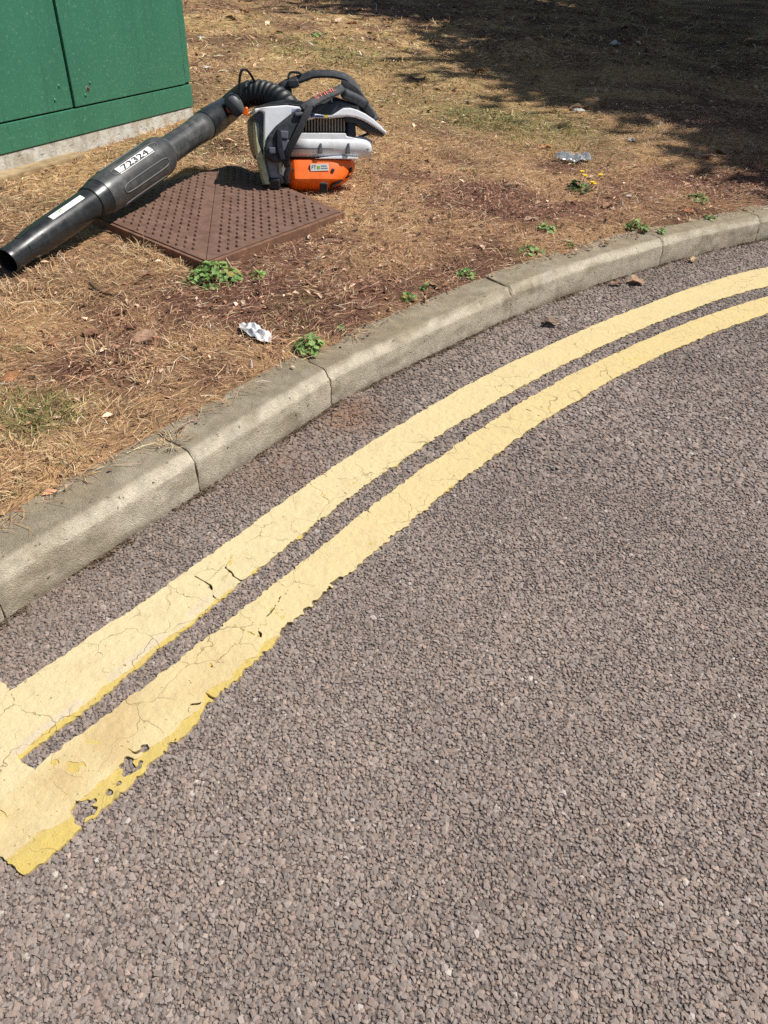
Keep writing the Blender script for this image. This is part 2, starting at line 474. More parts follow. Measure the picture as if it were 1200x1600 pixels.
CRACKS = [(0.0026, True, [(-0.3201, 1.1218), (-0.3092, 1.1071), (-0.2991, 1.0964), (-0.2795, 1.0828)]), (0.0022, True, [(-0.382, 1.0898), (-0.3597, 1.0783), (-0.3453, 1.0664), (-0.3359, 1.047), (-0.3174, 1.0198)]), (0.0009, False, [(-0.1556, 1.4693), (-0.1411, 1.4493), (-0.1273, 1.4349), (-0.0888, 1.3949)]), (0.0014, True, [(-0.1824, 1.1115), (-0.1731, 1.1008), (-0.1663, 1.0787), (-0.1534, 1.0686)]), (0.0013, True, [(-0.1853, 1.0643), (-0.1958, 1.0471), (-0.2006, 1.0359), (-0.2018, 1.0182), (-0.2133, 0.9948), (-0.2247, 0.9804), (-0.2251, 0.9604), (-0.219, 0.9381)]), (0.0011, False, [(-0.2252, 0.9393), (-0.2145, 0.9257), (-0.2021, 0.9078)]), (0.0012, False, [(-0.2787, 0.9647), (-0.2593, 0.953), (-0.2392, 0.9431), (-0.2252, 0.9393)]), (0.0022, True, [(-0.2957, 0.8048), (-0.284, 0.7973), (-0.2713, 0.7847)]), (0.0018, True, [(-0.315, 0.7592), (-0.3124, 0.7712), (-0.2982, 0.7815)]), (0.0014, True, [(-0.0387, 1.3381), (-0.0228, 1.3159)]), (0.0016, True, [(0.2571, 1.7268), (0.2772, 1.7159)]), (0.0009, False, [(0.2772, 1.7159), (0.3283, 1.705)]), (0.0012, False, [(0.4161, 1.9114), (0.4284, 1.876), (0.4376, 1.8482)]), (0.0015, True, [(0.3853, 1.839), (0.4067, 1.8202), (0.4209, 1.8044)]), (0.0011, False, [(-0.4306, 0.7025), (-0.4176, 0.6948), (-0.4055, 0.6896), (-0.3863, 0.6777)]), (0.0022, True, [(-0.3863, 0.6777), (-0.3781, 0.6747), (-0.3683, 0.6872), (-0.3557, 0.6832)]), (0.001, False, [(-0.5594, 0.589), (-0.5469, 0.594), (-0.5357, 0.6022), (-0.5216, 0.616)]), (0.0009, False, [(-0.5527, 0.5738), (-0.54, 0.5623), (-0.5271, 0.548), (-0.496, 0.5302), (-0.4744, 0.5227)]), (0.0009, False, [(-0.482, 0.6429), (-0.4693, 0.6358), (-0.4592, 0.6165), (-0.4429, 0.596)]), (0.001, False, [(-0.2985, 0.869), (-0.2926, 0.8474)]), (0.0008, False, [(-0.3517, 0.8491), (-0.3362, 0.8329), (-0.3137, 0.8147)]), (0.0012, False, [(-0.4222, 0.9028), (-0.4104, 0.8943), (-0.4014, 0.8873)]), (0.0008, False, [(-0.5119, 0.9151), (-0.4975, 0.8896), (-0.4777, 0.8758)]), (0.001, True, [(-0.2135, 1.1706), (-0.235, 1.177), (-0.2451, 1.1803)]), (0.0007, False, [(-0.6198, 0.776), (-0.6004, 0.7507), (-0.5757, 0.7355)]), (0.0008, False, [(-0.2663, 1.2251), (-0.2566, 1.2003)]), (0.0007, False, [(0.0101, 1.3939), (0.0588, 1.3933)]), (0.001, False, [(-0.2129, 1.1666), (-0.1961, 1.1948), (-0.18, 1.2325), (-0.1598, 1.2673)]), (0.0014, True, [(-0.321, 0.7059), (-0.3292, 0.6849), (-0.3367, 0.6668)])]        # (half-width, goes through both coats, points)
def crack_dist(x, y, deep_only):
    d = np.full(x.shape, 9.0)
    jx = x + .004 * (vnoise(x, y, .012, 41) - .5) * 2; jy = y + .004 * (vnoise(x, y, .012, 42) - .5) * 2
    for hw, deep, pts in CRACKS:
        if deep_only and not deep: continue
        for (ax, ay), (bx, by) in zip(pts[:-1], pts[1:]):
            dx, dy = bx - ax, by - ay; L2 = dx * dx + dy * dy
            t = np.clip(((jx - ax) * dx + (jy - ay) * dy) / L2, 0, 1)
            d = np.minimum(d, np.hypot(jx - ax - t * dx, jy - ay - t * dy) - hw * (.2 + .95 * vnoise(x, y, .018, 43)))
    return d

def arc_steps():
    th = [152.4]
    while th[-1] > 112:
        s = th[-1]
        d = .0026 if s > 143 else (.004 if s > 133 else .007)
        th.append(s - math.degrees(d / RR))
    return np.array(th)
TH = arc_steps()
TT = np.arange(-.325, .125, .0028)
gth, gt = np.meshgrid(TH, TT, indexing='ij')
jr = np.random.default_rng(11)
GX, GY = pol(gth, gt)
GX = GX + jr.uniform(-.00075, .00075, GX.shape); GY = GY + jr.uniform(-.00075, .00075, GY.shape)
cth = (gth[:-1, :-1] + gth[1:, 1:]) / 2; ct = (gt[:-1, :-1] + gt[1:, 1:]) / 2
cx_, cy_ = pol(cth, ct)
rag = (fbm(cx_, cy_, .022, 3, 61) - .5) * .0075 + (vnoise(cx_, cy_, .006, 62) - .5) * .0045 + (fbm(cx_, cy_, .09, 2, 63) - .5) * .004
bar_r = np.interp(ct, [-.3, -.16, -.10, .0, .03, .12], [151.0, 151.0, 150.95, 150.4, 150.3, 150.3])
bar = (cth > bar_r + rag * 9) & (cth < 151.93 + rag * 8 + np.clip(-.262 - ct, 0, 1) * -6) & (ct < .105 + rag)
up = (ct < UT(cth) + rag) & (ct > UB(cth) + rag * 1.4) & (cth <= 151.5)
lo = (ct < LT(cth) + rag * 1.2) & (ct > LB(cth) + rag * np.interp(cth, [140, 147], [1.3, 2.2]) + np.clip(fbm(cx_, cy_, .05, 3, 64) - .54, 0, 1) * np.interp(cth, [144, 147], [0, .05])) & (cth <= 151.5)
bar &= ct > LB(cth) + rag
cdeep = crack_dist(cx_, cy_, True); call = crack_dist(cx_, cy_, False)
hole = np.zeros(cx_.shape, bool)
for hx, hy, hr in HOLES:
    hole |= np.hypot(cx_ - hx, cy_ - hy) < hr * (.25 + 1.3 * fbm(cx_, cy_, .012, 3, 71))
old_mask = (cdeep > 0) & ~hole
# the fresher, paler coat leaves a strip of the old one bare
strip_lo = np.interp(cth, [100, 146.5, 148, 149.5, 150.6, 152.4], [-.02, -.004, .008, .018, .034, .046])
strip_up = np.interp(cth, [100, 143, 146, 148, 150.2, 152.4], [-.01, -.004, -.001, .006, .011, .014])
rag2 = (fbm(cx_, cy_, .04, 3, 65) - .5) * .030
new_up = up & (ct > UB(cth) + strip_up + rag2 * .5)
new_lo = lo & (ct > LB(cth) + strip_lo + rag2)
new_bar = bar & ((ct > LB(cth) + strip_lo + rag2) | False)
fine = (call > 0) & ~hole & ~((fbm(cx_, cy_, .05, 4, 67) > .80) & (cth > 147))

def paint_mesh(cells, z, colf, seed):
    idx = -np.ones(GX.shape, np.int64)
    ii, jj = np.nonzero(cells)
    used = np.zeros(GX.shape, bool)
    for a, b in ((0, 0), (1, 0), (0, 1), (1, 1)): used[ii + a, jj + b] = True
    idx[used] = np.arange(used.sum())
    x = GX[used]; y = GY[used]
    zz = z + .0016 * (fbm(x, y, .05, 3, seed) - .5) + .0011 * (vnoise(x, y, .011, seed + 5) - .5)
    V = np.c_[x, y, zz]
    Q = np.c_[idx[ii, jj], idx[ii + 1, jj], idx[ii + 1, jj + 1], idx[ii, jj + 1]]
    # side walls down to the road where a neighbour is missing
    pad = np.pad(cells, 1)
    walls = []
    for di, dj, (a, b) in ((-1, 0, ((0, 0), (0, 1))), (1, 0, ((1, 1), (1, 0))), (0, -1, ((1, 0), (0, 0))), (0, 1, ((0, 1), (1, 1)))):
        nb = pad[ii + 1 + di, jj + 1 + dj]
        e = ~nb
        walls.append(np.c_[idx[ii[e] + a[0], jj[e] + a[1]], idx[ii[e] + b[0], jj[e] + b[1]]])
    Wd = np.vstack(walls)
    # soften the stair-steps that the cells leave along every broken edge
    for _ in range(2):
        acc = np.zeros((len(V), 2)); cnt = np.zeros(len(V))
        for a_, b_ in ((0, 1), (1, 0)):
            np.add.at(acc, Wd[:, a_], V[Wd[:, b_], :2]); np.add.at(cnt, Wd[:, a_], 1)
        bd = cnt > 0
        V[bd, :2] = V[bd, :2] * .45 + acc[bd] / cnt[bd][:, None] * .55
    base = len(V)
    lowv = V[Wd.ravel()].copy(); lowv[:, 2] = z - .0075
    k = np.arange(len(Wd))
    WF = np.c_[Wd[:, 1], Wd[:, 0], base + 2 * k, base + 2 * k + 1]
    V = np.vstack([V, lowv]); Q = np.vstack([Q, WF])
    th, t = unpol(V[:, 0], V[:, 1])
    return np_mesh('paint', V, Q, colf(V[:, 0], V[:, 1], th, t), False)

def col_old(x, y, th, t):
    a = np.array(lin(208, 184, 98)); b = np.array(lin(200, 176, 108))
    w = fbm(x, y, .06, 3, 81)[:, None]
    return a * (1 - w) + b * w
def col_new(x, y, th, t):
    near = np.array(lin(214, 197, 153)); far = np.array(lin(212, 189, 132)); dirty = np.array(lin(192, 163, 112))
    # offside line carries a stronger yellow, the far bend too
    w = np.clip((147 - th) / 12, 0, 1)[:, None] * .55 + (t < -.145)[:, None] * .35
    c = near * (1 - w) + far * w
    d = np.clip((fbm(x, y, .14, 4, 83) - .5) * 3.2, 0, 1)[:, None] * np.clip((th - 147.5) / 2.5, 0, 1)[:, None] * .8
    c = c * (1 - d) + dirty * d
    g = (np.exp(-((t - (UB(th) + .021)) / .007) ** 2) * np.clip((th - 146.5) / 1.5, 0, 1) * (fbm(x, y, .05, 2, 85) > .36))[:, None] * .75
    c = c * (1 - g) + np.array(lin(205, 190, 168)) * g
    s = np.clip((fbm(x, y, .035, 3, 87) - .6) * 3, 0, 1)[:, None] * .25
    return c * (1 - s) + np.array(lin(190, 172, 132)) * s

marks = empty('double_yellow_line', (*pol(147.0, -.13), 0))
tag(marks, 'pair of faded yellow painted lines following the kerb, joined by an end bar', kind='structure')
ol, ne = old_mask, fine
lower_part = lo & ~bar & ~up
l1 = link('painted_line', paint_mesh(up & ~bar & ol, .0041, col_old, 21), m_paint, marks)
link('paint_coat', paint_mesh(new_up & ~bar & ol & ne, .0053, col_new, 22), m_paint, l1)
l2 = link('painted_line', paint_mesh(lower_part & ol, .0041, col_old, 23), m_paint, marks)
link('paint_coat', paint_mesh(new_lo & ~bar & ~up & ol & ne, .0053, col_new, 24), m_paint, l2)
l3 = link('end_bar', paint_mesh(bar & ol, .0042, col_old, 25), m_paint, marks)
link('paint_coat', paint_mesh(new_bar & ol & ne, .0054, col_new, 26), m_paint, l3)

# ------------------------------------------------------------------ kerb stones
def mat_kerb():
    m, nt, b, N, L = mat_new('kerb_concrete')
    at = N.new('ShaderNodeAttribute'); at.attribute_name = 'Col'
    n1 = noise_fac(nt, 26, 7, .7, lo=.3, hi=.7)
    n2 = noise_fac(nt, 420, 3, .7, lo=.25, hi=.75)
    k = N.new('ShaderNodeMapRange'); k.inputs['To Min'].default_value = .72; k.inputs['To Max'].default_value = 1.16; L.new(n1, k.inputs['Value'])
    k2 = N.new('ShaderNodeMapRange'); k2.inputs['To Min'].default_value = .62; k2.inputs['To Max'].default_value = 1.3; L.new(n2, k2.inputs['Value'])
    mm = N.new('ShaderNodeMath'); mm.operation = 'MULTIPLY'; L.new(k.outputs[0], mm.inputs[0]); L.new(k2.outputs[0], mm.inputs[1])
    v = N.new('ShaderNodeVectorMath'); v.operation = 'SCALE'; L.new(at.outputs['Color'], v.inputs[0]); L.new(mm.outputs[0], v.inputs['Scale'])
    sp = noise_fac(nt, 75, 3, .6, lo=.66, hi=.72)
    L.new(mix(nt, sp, v.outputs[0], lin(86, 78, 60)), b.inputs['Base Color'])
    b.inputs['Roughness'].default_value = .9; b.inputs['Specular IOR Level'].default_value = .2
    h = N.new('ShaderNodeMath'); h.operation = 'ADD'; L.new(n2, h.inputs[0]); L.new(noise_fac(nt, 140, 5, .7, lo=.2, hi=.8), h.inputs[1])
    bump(nt, b, h.outputs[0], .75, .003)
    return m
m_kerb = mat_kerb()
PROF = [(.004, -.05), (.0, .0), (.0025, .045), (.0045, .082), (.0065, .0855), (.021, .1035), (.0245, .1065), (.029, .1078), (.05, .1085), (.08, .1095), (.11, .1105), (.136, .111), (.142, .106), (.142, .02)]
def dense(P, step):
    P = np.array(P); out = [P[0]]
    for a, b in zip(P[:-1], P[1:]):
        n = max(1, int(np.linalg.norm(b - a) / step))
        for k in range(1, n + 1): out.append(a + (b - a) * k / n)
    return np.array(out)
PD = dense(PROF, .0065)
def kerb_stone(th0, th1, seed, o0, o1, dz, step=.0075):
    """one stone between two joints (th0 > th1); o0/o1 small set-back of its ends"""
    gap = math.degrees(.0019 / RR)
    wide = math.degrees(.0042 / RR)
    th0 -= wide if abs(th0 - 141.671) < .01 else gap
    th1 += wide if abs(th1 - 141.671) < .01 else gap
    n = max(10, int(math.radians(th0 - th1) * RR / step))
    u = np.linspace(0, 1, n)
    th = th0 + (th1 - th0) * u
    f0, f1 = KF(th0), KF(th1)
    bow = np.interp(th, *[np.linspace(th1, th0, 9), KF(np.linspace(th1, th0, 9))])
    front = bow * .6 + (f0 + (f1 - f0) * u) * .4 + o0 + (o1 - o0) * u
    A, D = np.meshgrid(th, PD[:, 0], indexing='ij')
    Z = np.repeat(PD[None, :, 1], n, 0) + dz
    off = front[:, None] + D
    L = math.radians(1) * RR * (A - th0)
    # worn: soft noise in and out, nibbled ends, dents along the arris
    w = fbm(L + seed * 3.1, Z * 1.0 + D * 1.5, .05, 4, seed) - .5
    off = off + w * .0055 * np.exp(-((D - .01) / .05) ** 2)
    Z = Z + (fbm(L + seed, D, .035, 4, seed + 3) - .5) * .0035 * (D > .01)
    dent = np.clip(fbm(L + seed * 7, D * .8, .035, 3, seed + 9) - .66, 0, 1) * .03 * np.exp(-((D - .016) / .014) ** 2)
    off = off + dent * .6; Z = Z - dent
    e = np.minimum(u, 1 - u)[:, None] * (th0 - th1) * math.radians(1) * RR
    er = np.clip(1 - e / .008, 0, 1) ** 2 * (.0005 + .005 * vnoise(Z + D, L * 0 + seed, .02, seed + 5))
    off = off + er * (D < .03); Z = Z - er * (D > .008) * .8
    X, Y = pol(A, off)
    V = np.stack([X, Y, Z], -1).reshape(-1, 3)
    k = len(PD)
    i, j = np.meshgrid(np.arange(n - 1), np.arange(k - 1), indexing='ij')
    Q = np.stack([i * k + j, (i + 1) * k + j, (i + 1) * k + j + 1, i * k + j + 1], -1).reshape(-1, 4)
    # ends: quads fanned between the profile and a line inside the stone
    for r, flip in ((0, False), (n - 1, True)):
        ids = r * k + np.arange(k)
        h = k // 2
        a = ids[:h]; b = ids[::-1][:h]
        E = np.c_[a[:-1], a[1:], b[1:], b[:-1]]
        Q = np.vstack([Q, E[:, ::-1] if not flip else E])
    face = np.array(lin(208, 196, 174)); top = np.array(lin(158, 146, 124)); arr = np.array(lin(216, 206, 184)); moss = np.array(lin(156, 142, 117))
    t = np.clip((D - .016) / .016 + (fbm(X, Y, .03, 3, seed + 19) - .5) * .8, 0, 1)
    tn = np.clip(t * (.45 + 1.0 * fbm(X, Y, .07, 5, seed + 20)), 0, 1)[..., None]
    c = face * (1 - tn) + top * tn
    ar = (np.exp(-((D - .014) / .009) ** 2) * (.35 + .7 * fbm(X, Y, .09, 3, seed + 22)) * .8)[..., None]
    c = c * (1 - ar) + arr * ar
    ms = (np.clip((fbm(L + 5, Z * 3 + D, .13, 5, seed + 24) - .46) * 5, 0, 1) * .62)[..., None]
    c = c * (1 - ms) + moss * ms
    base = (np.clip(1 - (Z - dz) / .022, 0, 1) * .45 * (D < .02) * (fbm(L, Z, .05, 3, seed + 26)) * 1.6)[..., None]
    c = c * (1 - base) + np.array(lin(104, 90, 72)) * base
    c = c * (0.93 + .16 * vnoise(np.array([seed * 1.7]), np.array([.3]), 1.0, 99)[0])
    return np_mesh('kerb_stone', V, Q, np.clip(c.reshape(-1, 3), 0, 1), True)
kerb = empty('kerb', (*pol(141.7, .27), 0))
tag(kerb, 'worn concrete kerb stones edging the road along the verge', kind='structure')
J = [171.2, 164.1, 157.0, 153.5, 149.54, 145.587, 141.671, 134.917, 127.846, 122.725, 115.6, 108.5, 101.4]
SET = {149.54: (.0, .001, 0), 145.587: (.001, -.002, .001), 141.671: (.001, .0, -.003), 134.917: (.004, -.003, .001)}
for i, (a, b) in enumerate(zip(J[:-1], J[1:])):
    o0, o1, dz = SET.get(a, (random.uniform(-.002, .002), random.uniform(-.002, .002), random.uniform(-.0015, .0015)))
    mid = (a + b) / 2
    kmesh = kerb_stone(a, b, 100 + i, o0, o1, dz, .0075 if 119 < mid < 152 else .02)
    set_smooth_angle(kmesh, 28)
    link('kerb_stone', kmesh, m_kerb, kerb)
# mortar and dirt packed behind the joints
thm = np.linspace(171, 101.5, 260)
Vb = []
for d, z in ((.022, -.05), (.022, .070), (.036, .094), (.13, .100), (.13, -.05)):
    x, y = pol(thm, KF(thm) + d); Vb.append(np.c_[x, y, np.full(len(thm), z)])
Vb = np.stack(Vb, 1).reshape(-1, 3)
i, j = np.meshgrid(np.arange(len(thm) - 1), np.arange(4), indexing='ij')
Qb = np.stack([i * 5 + j, (i + 1) * 5 + j, (i + 1) * 5 + j + 1, i * 5 + j + 1], -1).reshape(-1, 4)
link('kerb_bedding', np_mesh('kerb_bedding', Vb, Qb), mat_plain('joint_dirt', lin(72, 60, 46), .95, lin(104, 92, 72), 60), kerb)

# ------------------------------------------------------------------ verge: parched ground
def slope(x, y):
    """verge height: level behind the kerb, then climbing very slightly"""
    th, t = unpol(x, y)
    return .113 + np.clip(t - 2.6, 0, 60) * .022

BLOBS = [(-0.7813, 1.3576, 0.22, 0.6, 0.0, -0.3), (-0.8899, 1.5132, 0.1, 0.2, 0.9, -0.3), (-0.7922, 1.4795, 0.08, 0.2, 0.8, -0.3), (-1.0947, 2.14, 0.35, 0.35, 0, -0.1), (-0.8246, 1.8658, 0.22, -0.55, -0.1, 0.7), (-0.5781, 1.6749, 0.25, -0.25, 0, 0.3), (-0.8813, 2.5639, 0.22, 0.6, 0, -0.4), (-0.3817, 2.2387, 0.3, -0.3, -0.1, 0.6), (-0.0473, 2.5669, 0.35, -0.3, 0, 0.7), (0.3288, 3.1276, 0.4, -0.3, 0, 0.7), (0.3317, 7.1809, 1.6, 0.55, 0.1, -0.4), (0.0633, 5.9247, 0.8, 0.3, 0.2, -0.3), (0.5217, 5.3815, 0.5, 0.2, 0.7, -0.2), (0.8973, 5.0938, 0.5, 0.25, 0.6, -0.2), (0.8589, 4.8225, 0.35, 0.3, 0.3, -0.2), (1.1343, 3.7468, 0.4, -0.25, -0.1, 0.6), (1.603, 4.0677, 0.4, -0.25, -0.1, 0.6), (0.709, 3.3693, 0.35, -0.25, -0.1, 0.6), (-1.3383, 8.6264, 1.6, 0.1, 0.12, 0.2), (-0.7782, 7.5051, 0.5, 0, 0.5, 0), (-1.0082, 3.7609, 0.25, 0.3, 0, 0.2), (-1.4008, 3.5628, 0.2, 0.3, 0.2, 0), (0.0372, 3.3385, 0.4, 0.05, 0.1, 0.3), (-1.0325, 4.1425, 0.25, 0, 0.5, 0), (-1.5023, 2.9683, 0.3, 0.5, 0, -0.2), (-0.3218, 2.247, 0.12, -0.2, 0.5, 0), (-1.1771, 5.55, 0.5, 0.2, 0.3, 0), (2.7238, 10.466, 4, -0.1, 0.2, 0.2)]      # (x, y, radius, straw, green, red)
def ground_mix(x, y):
    s = np.clip((fbm(x, y, .38, 5, 201) - .5) * 3.6 + .42, 0, 1)
    g = np.clip((fbm(x, y, .8, 4, 203) - .60) * 3.0, 0, 1) * .6
    r = np.clip((fbm(x, y, .5, 4, 205) - .38) * 2.6, 0, 1) * .85
    for bx, by, br, bs, bgn, bred in BLOBS:
        w = np.exp(-((x - bx) ** 2 + (y - by) ** 2) / br ** 2)
        s = s + w * bs; g = g + w * bgn; r = r + w * bred
    return np.clip(s, 0, 1), np.clip(g, 0, 1), np.clip(r, 0, 1)

def mat_ground():
    m, nt, b, N, L = mat_new('parched_soil')
    at = N.new('ShaderNodeAttribute'); at.attribute_name = 'Col'
    n1 = noise_fac(nt, 90, 6, .7, lo=.3, hi=.7, stretch=(1, .35, 1)); n2 = noise_fac(nt, 70, 6, .72, lo=.28, hi=.72, stretch=(.4, 1, 1))
    mx = N.new('ShaderNodeMath'); mx.operation = 'MAXIMUM'; L.new(n1, mx.inputs[0]); L.new(n2, mx.inputs[1])
    k = N.new('ShaderNodeMapRange'); k.inputs['To Min'].default_value = .30; k.inputs['To Max'].default_value = 1.45; L.new(mx.outputs[0], k.inputs['Value'])
    v = N.new('ShaderNodeVectorMath'); v.operation = 'SCALE'; L.new(at.outputs['Color'], v.inputs[0]); L.new(k.outputs[0], v.inputs['Scale'])
    L.new(v.outputs[0], b.inputs['Base Color'])
    b.inputs['Roughness'].default_value = .95; b.inputs['Specular IOR Level'].default_value = .1
    bump(nt, b, mx.outputs[0], .9, .012)
    return m
SOIL = np.array(lin(116, 90, 73)); SOIL_S = np.array(lin(202, 168, 120)); SOIL_G = np.array(lin(120, 118, 78)); SOIL_R = np.array(lin(122, 91, 74))
def ground_col(x, y):
    s, g, r = ground_mix(x, y)
    c = SOIL[None] * (1 - r[:, None]) + SOIL_R[None] * r[:, None]
    c = c * (1 - s[:, None]) + SOIL_S[None] * s[:, None]
    c = c * (1 - g[:, None] * .5) + SOIL_G[None] * g[:, None] * .5
    th, t = unpol(x, y)
    near = np.clip(1 - (t - 1.6) / 1.6, 0, 1)[:, None]        # by the kerb the thatch is older, redder
    return c * 1.08 * (1 - near * np.array([.03, .08, .05]))
rad = [0.0]
while rad[-1] < 70: rad.append(rad[-1] + (.030 if rad[-1] < 2.2 else min(6.0, .030 + (rad[-1] - 2.2) * .05)))
rad = np.array(rad)
tv = np.concatenate([np.arange(175, 158, -1.2), np.arange(158, 98, -.22), np.arange(98, 60, -1.2)])
TG, RG = np.meshgrid(tv, rad, indexing='ij')
edge = VE(TG) + (fbm(TG * .125, RG * 0, .06, 4, 301) - .5) * .035
off = edge + RG
X, Y = pol(TG, off)
Z = slope(X, Y) + (fbm(X, Y, .22, 4, 303) - .5) * .03 * np.clip(RG / .3, .25, 1) + (fbm(X, Y, .05, 3, 305) - .5) * .012
Z = Z - .012 * np.exp(-RG / .02)
k = len(rad)
i, j = np.meshgrid(np.arange(len(tv) - 1), np.arange(k - 1), indexing='ij')
Q = np.stack([i * k + j, (i + 1) * k + j, (i + 1) * k + j + 1, i * k + j + 1], -1).reshape(-1, 4)
V = np.stack([X, Y, Z], -1).reshape(-1, 3)
verge = link('verge', np_mesh('verge', V, Q, ground_col(V[:, 0], V[:, 1]), True), mat_ground())
tag(verge, 'parched brown grass verge behind the kerb', kind='structure')

def gz(x, y):
    """ground height used for setting things down"""
    return float(slope(np.array([x]), np.array([y]))[0])
def gzn(x, y):
    return slope(x, y) + (fbm(x, y, .22, 4, 303) - .5) * .03 + (fbm(x, y, .05, 3, 305) - .5) * .012

# footprints kept free of grass
COVB = np.array((-0.6471, 2.44844)); COVU = np.array((0.54787, 0.83656)); COVV = np.array((-0.83656, 0.54787)); COVL, COVW = .775, .86
CABP = np.array((-1.76639, 3.40449)); CABD = np.array((0.35935, 0.9332)); CABN = np.array((0.9332, -0.35935)); CABL = 1.478
def blocked(x, y):
    dx = x - COVB[0]; dy = y - COVB[1]
    u = dx * COVU[0] + dy * COVU[1]; v = dx * COVV[0] + dy * COVV[1]
    c = (u > .09 * v - .012) & (u < .768 + .28 * v + .012) & (v > -.012) & (v < .872 - .04 * u + .012)
    dx = x - CABP[0]; dy = y - CABP[1]
    s = dx * CABD[0] + dy * CABD[1]; n = dx * CABN[0] + dy * CABN[1]
    pad = .065 * np.clip(1 - (s - .35) / .25, 0, 1) + .005
    return c | ((s > -1.5) & (s < CABL) & (n < pad) & (n > -.6))

# ------------------------------------------------------------------ dead and living grass
STRAW = np.array([lin(210, 180, 136), lin(196, 163, 118), lin(180, 145, 104), lin(156, 125, 96), lin(134, 103, 80), lin(114, 86, 68), lin(216, 194, 158)])
REDB = np.array([lin(172, 132, 106), lin(142, 104, 83), lin(116, 81, 66), lin(194, 158, 128), lin(86, 61, 51), lin(210, 180, 148), lin(154, 114, 91)])
GRN = np.array([lin(122, 130, 70), lin(102, 116, 60), lin(146, 146, 88), lin(86, 102, 52), lin(164, 158, 104)])

def strands(x, y, z0, length, width, lay, curl, col, r, azim=None):
    """ribbons of three stations: lay 0 = flat on the ground, 1 = upright"""
    n = len(x)
    az = r.uniform(0, 2 * math.pi, n) if azim is None else azim
    el = lay
    d = np.c_[np.cos(az) * np.cos(el), np.sin(az) * np.cos(el), np.sin(el)]
    az2 = az + r.normal(0, curl, n)
    el2 = el * r.uniform(.1, .8, n) - r.uniform(0, .25, n)
    d2 = np.c_[np.cos(az2) * np.cos(el2), np.sin(az2) * np.cos(el2), np.sin(el2)]
    p0 = np.c_[x, y, z0]; p1 = p0 + d * (length * .5)[:, None]; p2 = p1 + d2 * (length * .5)[:, None]
    p2[:, 2] = np.maximum(p2[:, 2], z0 - .002)
    sd = np.c_[-np.sin(az), np.cos(az), r.uniform(-.5, .5, n)] * (width / 2)[:, None]
    V = np.stack([p0 - sd * .8, p0 + sd * .8, p1 - sd, p1 + sd, p2], 1)
    F = np.array([(0, 1, 3), (0, 3, 2), (2, 3, 4)])
    F = (F[None] + (np.arange(n) * 5)[:, None, None]).reshape(-1, 3)
    return V.reshape(-1, 3).astype(np.float32), F, np.repeat(col, 5, 0)

def scatter(n, th_rng, off_rng, r, power=1.0):
    th = r.uniform(th_rng[1], th_rng[0], n)
    o = off_rng[0] + (off_rng[1] - off_rng[0]) * r.random(n) ** power
    x, y = pol(th, VE(th) + o)
    return x, y, o

def inview(x, y, margin=.6):
    # what the frame and a step to either side can see
    return (y > .9) & (x > -1.0 - .42 * y - margin * .6) & (x < .35 + .46 * y + margin)

def pick(pal, r, n, w=None):
    return pal[r.choice(len(pal), n, p=w)]

def dry_grass():
    r = np.random.default_rng(31)
    Vs, Fs, Cs, base = [], [], [], 0
    #        count, offsets, power, length, width, lay
    for n, (o0, o1), pw, (l0, l1), (w0, w1), layk in ((122000, (-.006, 1.9), .9, (.018, .075), (.0008, .0017), .10), (66000, (1.5, 4.2), .85, (.025, .075), (.0018, .0036), .12),
                                                      (42000, (3.6, 11), .8, (.05, .13), (.004, .0085), .15), (16000, (10, 24), .8, (.10, .22), (.010, .02), .16)):
        x, y, o = scatter(int(n * 2.0), (158, 96), (o0, o1), r, pw)
        k = inview(x, y) & ~blocked(x, y)
        x, y, o = x[k], y[k], o[k]
        s, g, rd = ground_mix(x, y)
        keep = r.random(len(x)) < (.52 + .48 * s) * (.35 + .65 * np.clip((o + .015) / .06, 0, 1))
        x, y, s, g, rd = (q[keep][:n] for q in (x, y, s, g, rd))
        m = len(x)
        lay = np.abs(r.normal(0, layk, m)) + r.choice([0, .25, .6], m, p=[.8, .15, .05])
        ln = r.uniform(l0, l1, m) * r.uniform(.6, 1.25, m); wd = r.uniform(w0, w1, m)
        col = pick(STRAW, r, m, [.16, .2, .2, .16, .12, .08, .08])
        red = r.random(m) < np.clip(rd * 1.05 * (1 - .65 * s), 0, 1)
        col[red] = pick(REDB, r, red.sum())
        gr = r.random(m) < g * .42
        col[gr] = pick(GRN, r, gr.sum())
        col = np.clip(col * r.lognormal(.12, .34, m)[:, None], 0, .85)
        col = col * (1 - np.clip(1 - (unpol(x, y)[1] - 1.6) / 1.6, 0, 1)[:, None] * np.array([-.10, -.05, -.10]))
        # combed in swirls rather than fully random
        az = fbm(x, y, .30, 2, 331) * 11 + r.normal(0, .75, m)
        z = gzn(x, y) + np.abs(r.normal(0, .006, m)) + .001
        V, F, c = strands(x, y, z, ln, wd, lay, .5, col, r, az)
        Vs.append(V); Fs.append(F + base); Cs.append(c); base += len(V)
    return np.vstack(Vs), np.vstack(Fs), np.vstack(Cs)
m_grass = mat_attr('dead_grass', .8, 60, .12, 0, 1, .25, .12)
V, F, c = dry_grass()
tag(link('dry_grass', np_mesh('dry_grass', V, F, c), m_grass), 'matted straw-coloured dead grass covering the verge', 'dead grass', kind='stuff')

